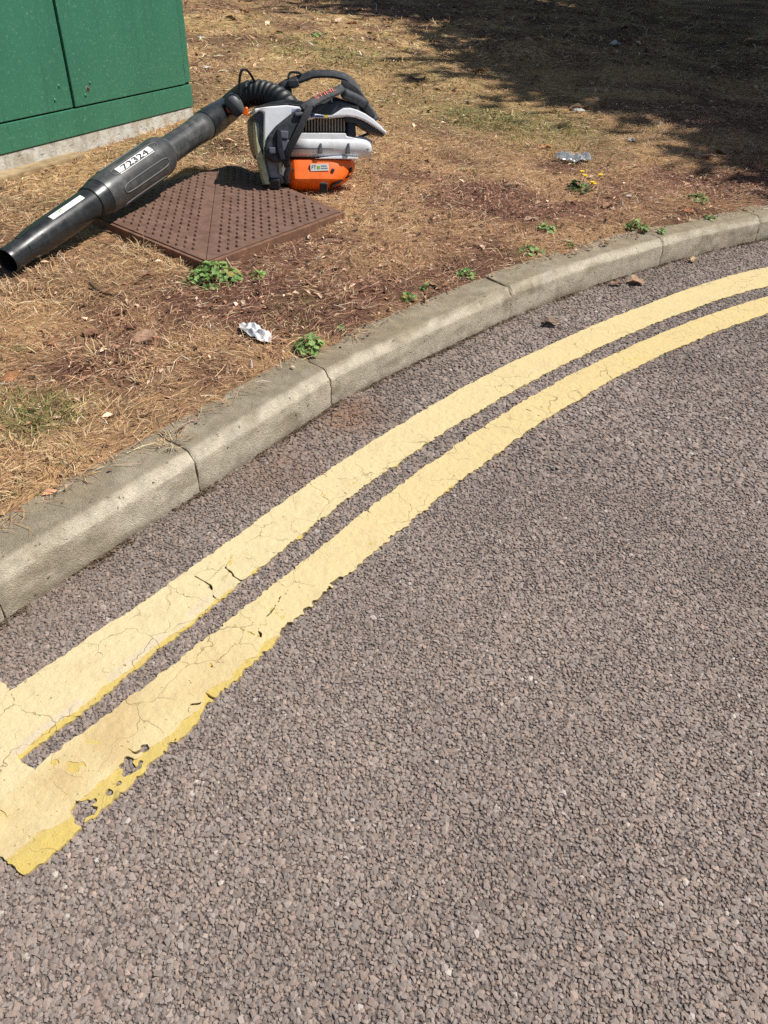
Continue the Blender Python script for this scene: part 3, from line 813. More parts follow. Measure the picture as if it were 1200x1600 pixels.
def tufts(spots, name, label, pal, seed, stand):
    r = np.random.default_rng(seed)
    Vs, Fs, Cs, base = [], [], [], 0
    for x0, y0, rad_, n, ln, wd in spots:
        a = r.uniform(0, 2 * math.pi, n); q = rad_ * np.sqrt(r.random(n))
        x = x0 + q * np.cos(a); y = y0 + q * np.sin(a)
        k = ~blocked(x, y); x, y, a = x[k], y[k], a[k]; m = len(x)
        col = pick(pal, r, m) * r.uniform(.8, 1.15, m)[:, None]
        V, F, c = strands(x, y, gzn(x, y) - .002, r.uniform(.5, 1.2, m) * ln, r.uniform(.45, 1.0, m) * wd, np.clip(r.normal(stand, .35, m), .03, 1.5), .5, col, r, a + r.normal(0, .6, m))
        Vs.append(V); Fs.append(F + base); Cs.append(c); base += len(V)
    o = link(name, np_mesh(name, np.vstack(Vs), np.vstack(Fs), np.vstack(Cs)), m_grass)
    return tag(o, label, 'grass', kind='stuff')
tufts([(-0.8752, 1.5148, 0.09, 90, 0.05, 0.0026), (-0.81, 1.4863, 0.06, 110, 0.05, 0.0026), (-0.8716, 1.4343, 0.06, 70, 0.05, 0.0026), (-0.7149, 1.3335, 0.04, 40, 0.03, 0.0026), (-0.7385, 1.2171, 0.03, 30, 0.03, 0.0026), (-1.0456, 1.7807, 0.05, 60, 0.045, 0.0026), (-0.3447, 2.1217, 0.07, 70, 0.025, 0.003), (-0.276, 2.0397, 0.06, 60, 0.025, 0.003), (0.4309, 5.2566, 0.25, 260, 0.05, 0.006), (0.5401, 5.0941, 0.2, 240, 0.05, 0.006), (0.3321, 5.33, 0.2, 90, 0.05, 0.006), (0.8692, 5.1793, 0.3, 260, 0.06, 0.006), (0.9376, 4.8417, 0.25, 160, 0.05, 0.006), (0.3382, 3.9876, 0.05, 40, 0.03, 0.004), (-0.8404, 8.1137, 0.3, 200, 0.05, 0.008), (-1.2367, 7.9481, 0.25, 80, 0.04, 0.008), (-0.8119, 7.3004, 0.3, 180, 0.05, 0.008), (-0.4939, 7.0579, 0.3, 180, 0.05, 0.008), (0.7218, 4.6284, 0.12, 60, 0.04, 0.005), (1.0267, 4.1335, 0.15, 90, 0.04, 0.005), (-1.0156, 4.2175, 0.14, 80, 0.03, 0.005), (-1.08, 4.0625, 0.1, 60, 0.03, 0.005), (-0.9801, 4.3746, 0.12, 60, 0.03, 0.005), (-0.1165, 5.8704, 0.3, 80, 0.04, 0.007), (0.0635, 5.5733, 0.3, 60, 0.04, 0.007), (-1.436, 3.8509, 0.1, 40, 0.03, 0.004), (0.4278, 2.8037, 0.05, 60, 0.02, 0.003), (0.5186, 2.8532, 0.05, 60, 0.02, 0.003), (0.9122, 3.7037, 0.07, 50, 0.025, 0.004), (1.4229, 5.1357, 0.2, 70, 0.04, 0.006), (-0.035, 2.2111, 0.025, 40, 0.02, 0.002), (-0.1891, 6.6735, 0.4, 120, 0.05, 0.007), (-0.3371, 5.8037, 0.3, 90, 0.04, 0.006), (0.3009, 6.2561, 0.4, 120, 0.05, 0.007), (1.0221, 4.4721, 0.2, 90, 0.04, 0.005)], 'green_grass', 'sparse green grass blades surviving in the parched verge', GRN, 41, .65)
tufts([(-0.7754, 1.8134, 0.05, 90, 0.07, 0.0026), (-0.7242, 1.7453, 0.04, 60, 0.06, 0.0026), (-0.6181, 1.6703, 0.035, 60, 0.06, 0.0025), (-0.9635, 2.1582, 0.04, 45, 0.05, 0.0025), (-0.7998, 2.1079, 0.05, 45, 0.05, 0.0025), (-1.1397, 2.0389, 0.05, 60, 0.06, 0.0025), (-0.2182, 2.3401, 0.06, 60, 0.07, 0.0028), (-0.1806, 2.2665, 0.04, 40, 0.06, 0.0028), (-0.6663, 1.5372, 0.05, 70, 0.05, 0.0025), (-0.9227, 2.5896, 0.07, 110, 0.06, 0.0028), (-0.8298, 2.5403, 0.07, 120, 0.06, 0.0028), (-0.7534, 2.4602, 0.06, 90, 0.05, 0.0028), (-0.9945, 2.7131, 0.06, 80, 0.06, 0.0028), (-0.8024, 1.3051, 0.1, 200, 0.05, 0.0026), (-0.7079, 1.2779, 0.07, 120, 0.045, 0.0026), (-0.6981, 1.3659, 0.06, 90, 0.045, 0.0026), (-0.8029, 1.2111, 0.06, 100, 0.045, 0.0026), (-1.169, 2.1297, 0.12, 120, 0.06, 0.0026), (-1.1144, 2.2925, 0.14, 130, 0.06, 0.0026), (-1.5051, 2.8867, 0.1, 110, 0.07, 0.003), (-1.4874, 3.0557, 0.08, 80, 0.07, 0.003), (-0.9635, 3.3392, 0.04, 20, 0.05, 0.003), (0.7944, 4.4934, 0.2, 200, 0.05, 0.005), (0.126, 8.7615, 0.5, 200, 0.06, 0.009), (0.4773, 7.9926, 0.5, 200, 0.06, 0.009), (-0.4939, 1.4127, 0.03, 40, 0.035, 0.0025), (-0.6813, 1.5356, 0.04, 50, 0.04, 0.0025), (-0.556, 1.5043, 0.05, 60, 0.04, 0.0025), (0.0184, 2.7052, 0.08, 60, 0.05, 0.003), (-0.4958, 1.828, 0.08, 50, 0.05, 0.0026), (-0.5651, 1.8979, 0.08, 50, 0.05, 0.0026)], 'straw_tufts', 'pale standing tufts of dry straw in the verge', STRAW[[0, 1, 6, 2, 6]], 43, .62)

# leaf crumbs and grit between the strands
def flakes():
    r = np.random.default_rng(51)
    parts = []
    for n, (o0, o1), s0, s1 in ((27000, (-.03, 2.2), .003, .012), (10000, (2, 5.5), .006, .024), (3500, (5, 14), .012, .05)):
        x, y, o = scatter(n * 2, (158, 96), (o0, o1), r, .9)
        s, g, rd = ground_mix(x, y)
        k = inview(x, y) & ~blocked(x, y) & (r.random(len(x)) < (.25 + .75 * rd) * (.4 + .6 * np.clip((o + .02) / .05, 0, 1)))
        parts.append((x[k], y[k], r.uniform(s0, s1, k.sum()) * r.choice([.6, 1, 1.6], k.sum(), p=[.5, .4, .1])))
    # washed-in crumbs along the foot of the kerb
    th = r.uniform(118, 152, 9000); th = th[fbm(th * .125, th * 0, .12, 3, 511) + r.normal(0, .12, len(th)) > .5]
    gx, gy = pol(th, KF(th) + .002 - np.abs(r.normal(0, .009, len(th))))
    parts.append((gx, gy, r.uniform(.0015, .006, len(th))))
    x = np.concatenate([p[0] for p in parts]); y = np.concatenate([p[1] for p in parts]); sz = np.concatenate([p[2] for p in parts])
    n = len(x); a = r.uniform(0, 2 * math.pi, n)
    z = gzn(x, y) + np.abs(r.normal(0, .004, n)) + .003
    z[-len(gx):] = .0025 + r.uniform(0, .002, len(gx))
    e1 = np.c_[np.cos(a), np.sin(a), r.normal(0, .3, n)] * sz[:, None]; e2 = np.c_[-np.sin(a), np.cos(a), r.normal(0, .3, n)] * (sz * r.uniform(.3, .7, n))[:, None]
    p = np.c_[x, y, z]; cup = np.c_[np.zeros(n), np.zeros(n), sz * .25]
    V = np.stack([p - e1, p - e2 * .8 + cup, p + e1, p + e2 + cup, p], 1)
    F = np.array([(0, 1, 4), (1, 2, 4), (2, 3, 4), (3, 0, 4)])
    F = (F[None] + (np.arange(n) * 5)[:, None, None]).reshape(-1, 3)
    pal = np.array([lin(148, 112, 88), lin(124, 92, 72), lin(180, 148, 120), lin(96, 72, 58), lin(204, 176, 150), lin(160, 122, 94), lin(72, 56, 47)])
    col = pick(pal, r, n) * r.lognormal(.12, .3, n)[:, None]
    col[-len(gx):] = np.array(lin(104, 88, 72)) * r.uniform(.6, 1.4, len(gx))[:, None]
    return V.reshape(-1, 3), F, np.repeat(col, 5, 0)
V, F, c = flakes()
tag(link('leaf_litter', np_mesh('leaf_litter', V, F, c), mat_attr('leaf_crumbs', .85, 200, .2)), 'brown crumbs of dead leaves lying among the dry grass', 'leaf litter', kind='stuff')

# ------------------------------------------------------------------ inspection cover
def uvz(u, v, z):
    p = COVB + COVU * u + COVV * v
    return (p[0], p[1], z)
CZ = .145
m_rust = mat_plain('rusty_iron', lin(126, 98, 84), .75, lin(104, 78, 65), 22, .35, .65, .5, 220, 0.0, .3)
m_pit = mat_plain('rusty_pits', lin(104, 80, 68), .9, lin(72, 54, 46), 40, .4, .6, .5, 200)
m_frame = mat_plain('rusty_frame', lin(140, 100, 76), .85, lin(104, 76, 60), 30, .35, .65, .4, 180)
cover = empty('inspection_cover', uvz(COVL / 2, COVW / 2, .10))
tag(cover, 'rusty brown studded iron inspection cover split corner to corner, under the leaf blower', 'manhole cover')
def slab(poly, z0, z1, bev=.003):
    bm = bmesh.new()
    a = [bm.verts.new(uvz(u, v, z0)) for u, v in poly]; b = [bm.verts.new(uvz(u, v, z1)) for u, v in poly]
    bm.faces.new(a[::-1]); bm.faces.new(b)
    n = len(poly)
    for i in range(n): bm.faces.new((a[i], a[(i + 1) % n], b[(i + 1) % n], b[i]))
    bmesh.ops.recalc_face_normals(bm, faces=bm.faces)
    if bev: bmesh.ops.bevel(bm, geom=list(bm.edges), offset=bev, segments=2, profile=.6, affect='EDGES', clamp_overlap=True)
    return bm_mesh('slab', bm, False)
fw = .014
QB, QC, QD, QA = np.array((0, 0.)), np.array((.768, 0.)), np.array((1.0, .832)), np.array((.078, .868))
QM = (QB + QC + QD + QA) / 4
def inset(p, d): return p + (QM - p) / np.linalg.norm(QM - p) * d
OUT = [QB, QC, QD, QA]; INN = [inset(p, fw * 1.42) for p in OUT]
for k_ in range(4):
    link('frame_side', slab((OUT[k_], OUT[(k_ + 1) % 4], INN[(k_ + 1) % 4], INN[k_]), .07, CZ - .003, .003), m_frame, cover)
PB_, PC_, PD_, PA_ = [inset(p, fw * 1.42 + .004) for p in OUT]
PS_ = PA_ + (PD_ - PA_) * .88                       # the split runs from the near corner to the far side
DIAG = (PS_ - PB_) / np.linalg.norm(PS_ - PB_); PERP = np.array([-DIAG[1], DIAG[0]])
hg = PERP * .0009
pr_ = np.random.default_rng(5)
def inside(c, poly, pad):
    for a, b in zip(poly, poly[1:] + poly[:1]):
        d = b - a; d = d / np.linalg.norm(d)
        if d[0] * (c[1] - a[1]) - d[1] * (c[0] - a[0]) < pad: return False
    return True
for poly in ([PB_ - hg, PC_, PD_, PS_ - hg], [PB_ + hg, PS_ + hg, PA_]):
    pl = link('cover_plate', slab(poly, .08, CZ, .002), m_rust, cover)
    # rows of worn cast studs
    V, F = [], []
    a1, a2 = .046, .030
    for i in range(-12, 30):
        for j in range(-26, 27):
            c = PB_ + DIAG * (i * a1 + (.5 * a1 if j % 2 else 0)) + PERP * ((j + .5) * a2)
            if not inside(c, poly, .017) or pr_.random() < .02: continue
            b0 = len(V)
            hgt = .0072 + pr_.uniform(-.0022, .001)
            for sc_, z in ((1.0, CZ - .0005), (.72, CZ + hgt * .8), (.45, CZ + hgt)):
                for k in range(8):
                    an = math.radians(45 * k + pr_.uniform(-5, 5))
                    p = c + DIAG * math.cos(an) * .0150 * sc_ + PERP * math.sin(an) * .0092 * sc_
                    V.append(uvz(p[0], p[1], z))
            for rr in (0, 8):
                for k in range(8): F.append((b0 + rr + k, b0 + rr + (k + 1) % 8, b0 + rr + 8 + (k + 1) % 8, b0 + rr + 8 + k))
            F.append(tuple(b0 + 16 + k for k in range(8)))
    tag(link('stud_pattern', py_mesh('stud_pattern', V, F), m_rust, pl), kind='stuff')

# ------------------------------------------------------------------ green cabinet
def cabp(s, z, n=0.0):
    p = CABP + CABD * s + CABN * n
    return (p[0], p[1], z - (s - .5) * .0125)
def mat_cab():
    m, nt, b, N, L = mat_new('green_enamel')
    f = noise_fac(nt, 5, 6, .6, lo=.3, hi=.7, stretch=(1, 1, .3))
    c = mix(nt, f, lin(55, 117, 92), lin(63, 128, 101))
    streak = noise_fac(nt, 30, 5, .65, lo=.55, hi=.72, stretch=(1, 1, .06))
    c = mix(nt, streak, c, lin(52, 112, 88))
    sp = noise_fac(nt, 120, 3, .6, lo=.68, hi=.72)
    c = mix(nt, sp, c, lin(168, 192, 172))
    dust = noise_fac(nt, 60, 5, .7, lo=.55, hi=.8)
    c = mix(nt, dust, c, lin(104, 156, 130))
    L.new(c, b.inputs['Base Color'])
    b.inputs['Roughness'].default_value = .42
    bump(nt, b, noise_fac(nt, 40, 4), .08, .002)
    return m
m_cab = mat_cab()
m_gap = mat_plain('gap_black', (.006, .012, .010), .9)  # near-black for the door gaps, keyhole and vent slots
cabinet = empty('utility_cabinet', cabp(.5, .13, -.2))
tag(cabinet, 'green steel roadside utility cabinet with double doors on a pale concrete plinth', 'cabinet')
def cabbox(name, s0, s1, z0, z1, n0, n1, mat, parent, bev=.003):
    bm = bmesh.new()
    vs = [bm.verts.new(cabp(s, z, n)) for s in (s0, s1) for z in (z0, z1) for n in (n0, n1)]
    for f in ((0, 1, 3, 2), (4, 6, 7, 5), (0, 4, 5, 1), (2, 3, 7, 6), (0, 2, 6, 4), (1, 5, 7, 3)): bm.faces.new([vs[i] for i in f])
    bmesh.ops.recalc_face_normals(bm, faces=bm.faces)
    if bev: bmesh.ops.bevel(bm, geom=list(bm.edges), offset=bev, segments=2, profile=.6, affect='EDGES', clamp_overlap=True)
    return link(name, bm_mesh(name, bm, False), mat, parent)
CT = 1.30
body = cabbox('carcass', -.40, CABL, .196, CT, -.42, -.012, m_gap, cabinet, .004)
cabbox('side_panel', CABL - .05, CABL, .32, CT, -.42, 0.0, m_cab, cabinet)
cabbox('side_panel', -.40, -.35, .32, CT, -.42, 0.0, m_cab, cabinet)
cabbox('base_rail', -.40, CABL, .196, .309, -.42, 0.001, m_cab, cabinet, .004)
cabbox('roof', -.44, CABL + .03, CT, CT + .06, -.46, .03, m_cab, cabinet, .012)
d1 = cabbox('door', -.345, .521, .316, CT - .006, -.012, -.001, m_cab, cabinet)
d2 = cabbox('door', .533, CABL - .056, .316, CT - .006, -.012, .004, m_cab, cabinet)
m_rivet = m_cab
def rivet(s, z, n, r, mat, parent, name='rivet', h=.004):
    V, F = [], []
    k = 10
    for rr, hh in ((1, 0), (.85, .7), (.45, 1)):
        for i in range(k):
            a = 2 * math.pi * i / k
            V.append(cabp(s + r * rr * math.cos(a), z + r * rr * math.sin(a), n + h * hh))
    for a in (0, k):
        for i in range(k): F.append((a + i, a + (i + 1) % k, a + k + (i + 1) % k, a + k + i))
    F.append(tuple(2 * k + i for i in range(k)))
    return link(name, py_mesh(name, V, F, True), mat, parent)
for s, z in ((.456, .412), (.414, .360)): rivet(s, z, -.001, .008, m_cab, d1)
for s, z in ((.656, .404), (.612, .356)): rivet(s, z, .004, .007, m_cab, d2)
# worn lock: bare metal ring round a dark keyhole
lk = rivet(.634, .380, .004, .014, mat_plain('bare_metal', lin(150, 142, 128), .45, lin(92, 84, 74), 90, metal=.6), d2, 'lock', .002)
rivet(.634, .380, .0055, .008, m_gap, lk, 'keyhole', .001)
for z0 in (.38, .9): cabbox('hinge', CABL - .058, CABL - .046, z0, z0 + .035, .0, .006, m_cab, cabinet, .002)
def mat_plinth():
    m, nt, b, N, L = mat_new('painted_plinth')
    f = noise_fac(nt, 12, 6, .7, lo=.42, hi=.62)
    c = mix(nt, f, lin(216, 216, 208), lin(182, 174, 156))
    d = noise_fac(nt, 45, 6, .75, lo=.56, hi=.66, stretch=(.5, .5, 1.6))
    c = mix(nt, d, c, lin(86, 88, 84))
    c = mix(nt, noise_fac(nt, 9, 6, .7, lo=.55, hi=.72, stretch=(1, 1, .4)), c, lin(132, 122, 104))
    L.new(c, b.inputs['Base Color']); b.inputs['Roughness'].default_value = .85
    bump(nt, b, noise_fac(nt, 120, 6, .7), .4, .003)
    return m
cabbox('plinth', -.385, CABL - .004, .02, .193, -.40, -.004, mat_plinth(), cabinet, .004)
cabbox('footing', -.5, .47, .02, .131, -.3, .062, mat_plain('old_concrete', lin(176, 154, 118), .95, lin(140, 118, 88), 18, bumps=.6, bscale=120), cabinet, .008)

# ------------------------------------------------------------------ backpack leaf blower
mb_black = mat_plain('black_plastic', lin(36, 38, 40), .30, lin(52, 54, 55), 24, .45, .75, .08, 350, rough2=.45)
mb_dusty = mat_plain('scuffed_black_plastic', lin(66, 68, 68), .34, lin(104, 102, 98), 22, .48, .78, .1, 300, rough2=.5)
mb_rib = mat_plain('scuffed_rib', lin(104, 104, 102), .5)
mb_rubber = mat_plain('rubber', lin(30, 31, 33), .5, lin(52, 53, 54), 60, .45, .7)
mb_web = mat_plain('webbing', lin(26, 27, 30), .8, lin(50, 51, 56), 120, .4, .65, .4, 900)
mb_pad = mat_plain('harness_pad', lin(38, 40, 44), .65, lin(66, 69, 76), 45, .42, .66, .3, 600)
mb_white = mat_plain('white_plastic', lin(244, 246, 248), .36, lin(232, 234, 236), 20, .45, .7)
mb_silver = mat_plain('pale_grey_plastic', lin(226, 229, 231), .34, lin(208, 210, 210), 26, .45, .7)
mb_orange = mat_plain('orange_plastic', lin(244, 110, 18), .34, lin(226, 96, 16), 26, .45, .72)
mb_cream = mat_plain('yellowed_plastic', lin(196, 196, 156), .5, lin(160, 158, 124), 40)
mb_tank = mat_plain('cloudy_tank', lin(158, 152, 152), .4, lin(120, 112, 112), 30)
mb_label = mat_plain('label_paper', lin(232, 232, 228), .45)
mb_ink = mat_plain('label_ink', lin(24, 24, 26), .5)
mb_green = mat_plain('label_green', lin(140, 190, 60), .5)
mb_grey = mat_plain('label_grey', lin(150, 152, 154), .5)
mb_blue = mat_plain('blue_plastic', lin(36, 92, 170), .4)
mb_navy = mat_plain('decal_blue', lin(40, 56, 110), .45)
mb_yel = mat_plain('decal_yellow', lin(222, 196, 60), .45)
mb_steel = mat_plain('dull_steel', lin(110, 108, 106), .4, lin(60, 58, 56), 90, metal=.7)
mb_fin = mat_plain('grille_bar', lin(158, 148, 132), .5)

blower = empty('leaf_blower', (-.38, 3.5, .135))
tag(blower, 'backpack leaf blower with orange and white body, black tube and harness straps on the cover', 'leaf blower')

# --- tube, from the nozzle up to the elbow
TN = np.array((-1.2611, 2.3300, 0.1600)); TE = np.array((-0.7992, 3.7200, 0.3783))
TA = (TE - TN) / np.linalg.norm(TE - TN); TLEN = np.linalg.norm(TE - TN)
TS = np.cross(TA, [0, 0, 1]); TS /= np.linalg.norm(TS)          # towards the road
TU = np.cross(TS, TA)
def tub(t, r, ang):
    """ang 0 = side facing the road, 90 = top"""
    a = math.radians(ang)
    return TN + TA * (t * TLEN) + TS * (r * math.cos(a)) + TU * (r * math.sin(a))
def lathe(prof, k=40, cap=False):
    V = [tub(t, r, 360 * i / k) for t, r in prof for i in range(k)]
    F = [(a * k + i, a * k + (i + 1) % k, (a + 1) * k + (i + 1) % k, (a + 1) * k + i) for a in range(len(prof) - 1) for i in range(k)]
    return set_smooth_angle(py_mesh('lathe', V, F), 32)
def patch(t0, t1, a0, a1, rfun, lift, nt_=12, na=5):
    V, F = [], []
    for i in range(nt_ + 1):
        for j in range(na + 1):
            t = t0 + (t1 - t0) * i / nt_; a = a0 + (a1 - a0) * j / na
            V.append(tub(t, rfun(t) + lift, a))
    for i in range(nt_):
        for j in range(na): F.append((i * (na + 1) + j, (i + 1) * (na + 1) + j, (i + 1) * (na + 1) + j + 1, i * (na + 1) + j + 1))
    return py_mesh('patch', V, F, True)
def tube_text(body, t, ang, h, wid, rfun, lift):
    V, F = text_np(body, 1.0)
    w = V[:, 0].max() - V[:, 0].min(); hh = V[:, 1].max() - V[:, 1].min()
    x = (V[:, 0] - (V[:, 0].max() + V[:, 0].min()) / 2) / w * wid; y = (V[:, 1] - (V[:, 1].max() + V[:, 1].min()) / 2) / hh * h
    P = []
    for a, b in zip(x, y):
        tt = t + a / TLEN
        r = rfun(tt) + lift
        P.append(tub(tt, r, ang + math.degrees(b / r)))
    return py_mesh('lettering', P, F)
rad_noz = lambda t: np.interp(t, [0, .043, .095, .122, .309], [.0405, .040, .048, .0502, .0528])
rad_sil = lambda t: np.interp(t, [.344, .36, .60, .63], [.0673, .0695, .0739, .0704])
noz = link('nozzle', lathe([(.006, 0.0352), (.0, 0.0370), (-.002, 0.0400), (.004, 0.0418), (.012, 0.0405), (.043, 0.0400), (.07, 0.0440), (.095, 0.0480), (.122, 0.0502), (.20, 0.0515), (.27, 0.0524), (.306, 0.0528), (.318, 0.0528)]), mb_black, blower)
link('bore', lathe([(.006, 0.0352), (.06, 0.0378), (.30, 0.0484), (.33, 0.0000)], 32), mat_plain('bore_dark', (.008, .008, .008), .8), blower)
link('collar', lathe([(.300, 0.0524), (.301, 0.0572), (.306, 0.0594), (.320, 0.0598), (.326, 0.0625), (.338, 0.0638), (.340, 0.0581)]), mb_black, blower)
sil = link('tube_silencer', lathe([(.338, 0.0528), (.339, 0.0656), (.345, 0.0673), (.36, 0.0695), (.45, 0.0713), (.60, 0.0741), (.612, 0.0730), (.620, 0.0704), (.628, 0.0634), (.630, 0.0493)]), mb_dusty, blower)
for a in (8, 66, 124, -50):                      # moulded oval ribs round the silencer
    pts = []
    for k_ in range(41):
        q_ = 2 * math.pi * k_ / 40
        ct_, st_ = math.cos(q_), math.sin(q_)
        tt = .482 + .098 * np.sign(ct_) * abs(ct_) ** .35; an = a + 13 * np.sign(st_) * abs(st_) ** .55
        pts.append(tub(tt, rad_sil(tt) + .0006, an))
    link('rib', sweep(pts, ring(5, .0024), up=TU, cap=False), mb_rib, sil)
link('tube_pipe', lathe([(.625, 0.0506), (.64, 0.0515), (.66, 0.0519), (.77, 0.0515), (.80, 0.0528), (.815, 0.0556), (.845, 0.0560), (.848, 0.0537), (.90, 0.0532)]), mb_dusty, blower)
for a in (20, 78):
    link('rib', patch(.65, .775, a - 12, a + 12, lambda t: .0517, .0014, 8, 5), mb_dusty, blower)
link('joint_cuff', lathe([(.846, 0.0528), (.848, 0.0581), (.87, 0.0590), (.93, 0.0581), (.935, 0.0554), (1.0, 0.0528)]), mb_black, blower)
for a in (25, 100): link('rib', patch(.05, .10, a - 16, a + 16, lambda t: np.interp(t, [.043, .095], [.0401, .0481]), .0014, 6, 5), mb_black, noz)
lb = link('label', patch(.402, .552, 50, 74, rad_sil, .0016, 14, 6), mb_label, sil)
link('lettering', tube_text('72324', .477, 62, .021, .165, rad_sil, .0040), mb_ink, lb)
lb = link('label', patch(.150, .268, 58, 80, rad_noz, .0015, 12, 6), mb_label, noz)
link('lettering', tube_text('FT', .188, 69, .011, .018, rad_noz, .0034), mb_green, lb)

# --- elbow, ribbed hose, control grip
hp = catmull([tuple(TE - TA * .10), (-0.8143, 3.7050, 0.3699), (-0.7600, 3.7100, 0.4101), (-0.7119, 3.7100, 0.4403), (-0.6581, 3.7000, 0.4521), (-0.5985, 3.6800, 0.4457), (-0.5371, 3.6400, 0.4253), (-0.4825, 3.6000, 0.3849)], 14)
sc_h = []
for i in range(len(hp)):
    f = i / (len(hp) - 1)
    rr = .058 if f < .30 else .054
    if .40 < f < .93: rr *= 1 + .075 * (abs(((f - .40) * 34) % 2 - 1) * 2 - 1)
    sc_h.append(rr)
# finer stations so that each ring of the bellows is round
hp2 = np.array([[np.interp(q, np.arange(len(hp)), hp[:, c_]) for c_ in range(3)] for q in np.linspace(0, len(hp) - 1, 190)])
fq = np.linspace(0, 1, 190)
rq = np.where(fq < .42, .052, .051) * np.where((fq > .46) & (fq < .97), 1 + .05 * np.sin((fq - .46) * 2 * math.pi * 19), 1)
link('bellows_hose', sweep(hp2, ring(28), scale=np.c_[rq, rq]), mb_rubber, blower)
gp = catmull([(-0.7798, 3.6350, 0.4391), (-0.7573, 3.6250, 0.4170), (-0.7304, 3.6300, 0.3773)], 10)
grip = link('control_grip', sweep(gp, ring(18), scale=[.012 + .024 * math.sin(math.pi * (.12 + .76 * i / (len(gp) - 1))) ** .6 for i in range(len(gp))]), mat_plain('grey_grip', lin(84, 86, 88), .5), blower)
for a in ((-0.7812, 3.6250, 0.4009), (-0.7057, 3.6250, 0.3920)):
    bm = bmesh.new(); bmesh.ops.create_cone(bm, cap_ends=True, segments=8, radius1=.019, radius2=.007, depth=.03)
    bmesh.ops.bevel(bm, geom=list(bm.edges), offset=.003, segments=1, affect='EDGES')
    bmesh.ops.rotate(bm, cent=(0, 0, 0), matrix=Matrix.Rotation(.4, 3, 'Y'), verts=bm.verts); bmesh.ops.translate(bm, vec=a, verts=bm.verts)
    link('trigger', bm_mesh('trigger', bm, False), mb_orange, grip)
link('throttle_cable', sweep(catmull([(-0.7261, 3.6200, 0.4442), (-0.7250, 3.6200, 0.4931), (-0.7161, 3.6200, 0.5367), (-0.7005, 3.6300, 0.5504), (-0.6858, 3.6500, 0.5364), (-0.6737, 3.6800, 0.5062), (-0.6648, 3.7000, 0.4791)], 8), ring(8, .0055), up=(0, 1, 0)), mb_rubber, blower)

# --- body: modelled square, then turned a little towards the road and leaning back
def Z1L(p, Y):
    """side-elevation sheet of the blower: (across, down) in sheet units on its own plane y = Y"""
    a, b = (p[0] / 5 - 220) / 1155, (p[1] / 5 - 710) / 1155
    k = (Y - -0.059241) / (-0.307318 * a + -0.333446 * b + 0.891274)
    return (-1.144743 + k * (0.950049 * a + -0.161075 * b + 0.267322), Y, 0.03236 + k * (-0.054424 * a + -0.928907 * b + -0.366291))
BPIV = Vector((-.38, 3.28, .15))
BROT = Matrix.Rotation(math.radians(20.0), 4, 'Z') @ Matrix.Rotation(math.radians(-18.0), 4, 'X')
BMAT = Matrix.Translation(BPIV) @ BROT @ Matrix.Translation(-BPIV)
link_world = link
def link(name, me, mat=None, parent=None):
    me.transform(BMAT)
    return link_world(name, me, mat, parent)
core = link('engine_block', prism([(-0.4417, 3.4700, 0.4613), (-0.1095, 3.4700, 0.4608), (-0.1156, 3.4700, 0.3746), (-0.1394, 3.4700, 0.2926), (-0.1576, 3.4700, 0.2091), (-0.4900, 3.4700, 0.2217), (-0.5203, 3.4700, 0.3544)], 3.47, 3.68, .02), mat_plain('engine_dark', lin(30, 30, 31), .55, lin(58, 56, 54), 60), blower)
shell = link('shell', prism([(-0.5672, 3.4000, 0.4926), (-0.5047, 3.4000, 0.5002), (-0.4284, 3.4000, 0.5045), (-0.3743, 3.4000, 0.4976), (-0.3103, 3.4000, 0.4698), (-0.3119, 3.4000, 0.4524), (-0.3853, 3.4000, 0.4420), (-0.4639, 3.4000, 0.3756), (-0.5273, 3.4000, 0.2987), (-0.5462, 3.4000, 0.3165), (-0.5272, 3.4000, 0.4769), (-0.5438, 3.4000, 0.4866), (-0.5657, 3.4000, 0.4737)], 3.395, 3.48, .007, 3), mb_white, blower)
link('side_panel', prism([(-0.5634, 3.4100, 0.4797), (-0.5422, 3.4100, 0.4869), (-0.5232, 3.4100, 0.4743), (-0.5411, 3.4100, 0.3172), (-0.5550, 3.4100, 0.3299), (-0.5657, 3.4100, 0.3693), (-0.5680, 3.4100, 0.4273)], 3.412, 3.64, .004), mat_plain('dark_grey_plastic', lin(74, 80, 84), .45, lin(52, 56, 58), 30), shell)
link('back_plate', prism([(-0.5712, 3.4000, 0.4453), (-0.5754, 3.4000, 0.3685), (-0.5721, 3.4000, 0.3000), (-0.5627, 3.4000, 0.2302), (-0.5558, 3.4000, 0.2038), (-0.5346, 3.4000, 0.2040), (-0.5406, 3.4000, 0.2494), (-0.5492, 3.4000, 0.2993), (-0.5674, 3.4000, 0.3683), (-0.5686, 3.4000, 0.4261)], 3.385, 3.45, .005), mb_cream, blower)
tank = link('fuel_tank', prism([(-0.5425, 3.4200, 0.3057), (-0.4399, 3.4200, 0.3027), (-0.4445, 3.4200, 0.2474), (-0.4586, 3.4200, 0.2047), (-0.5258, 3.4200, 0.2073), (-0.5377, 3.4200, 0.2507)], 3.405, 3.62, .018, 3), mb_tank, blower)
link('strap_end', prism([(-0.4879, 3.3800, 0.2884), (-0.4725, 3.3800, 0.2879), (-0.4781, 3.3800, 0.2458), (-0.4891, 3.3800, 0.2462)], 3.392, 3.40, .002), mb_cream, tank)
link('lid', prism([(-0.5503, 3.5000, 0.5073), (-0.4850, 3.5000, 0.5244), (-0.4059, 3.5000, 0.5347), (-0.3505, 3.5000, 0.5267), (-0.2835, 3.5000, 0.5122), (-0.1784, 3.5000, 0.5258), (-0.0979, 3.5000, 0.5038), (-0.0888, 3.5000, 0.4642), (-0.2878, 3.5000, 0.4650), (-0.3524, 3.5000, 0.5071), (-0.4080, 3.5000, 0.5147)], 3.45, 3.69, .012, 3), mb_black, blower)
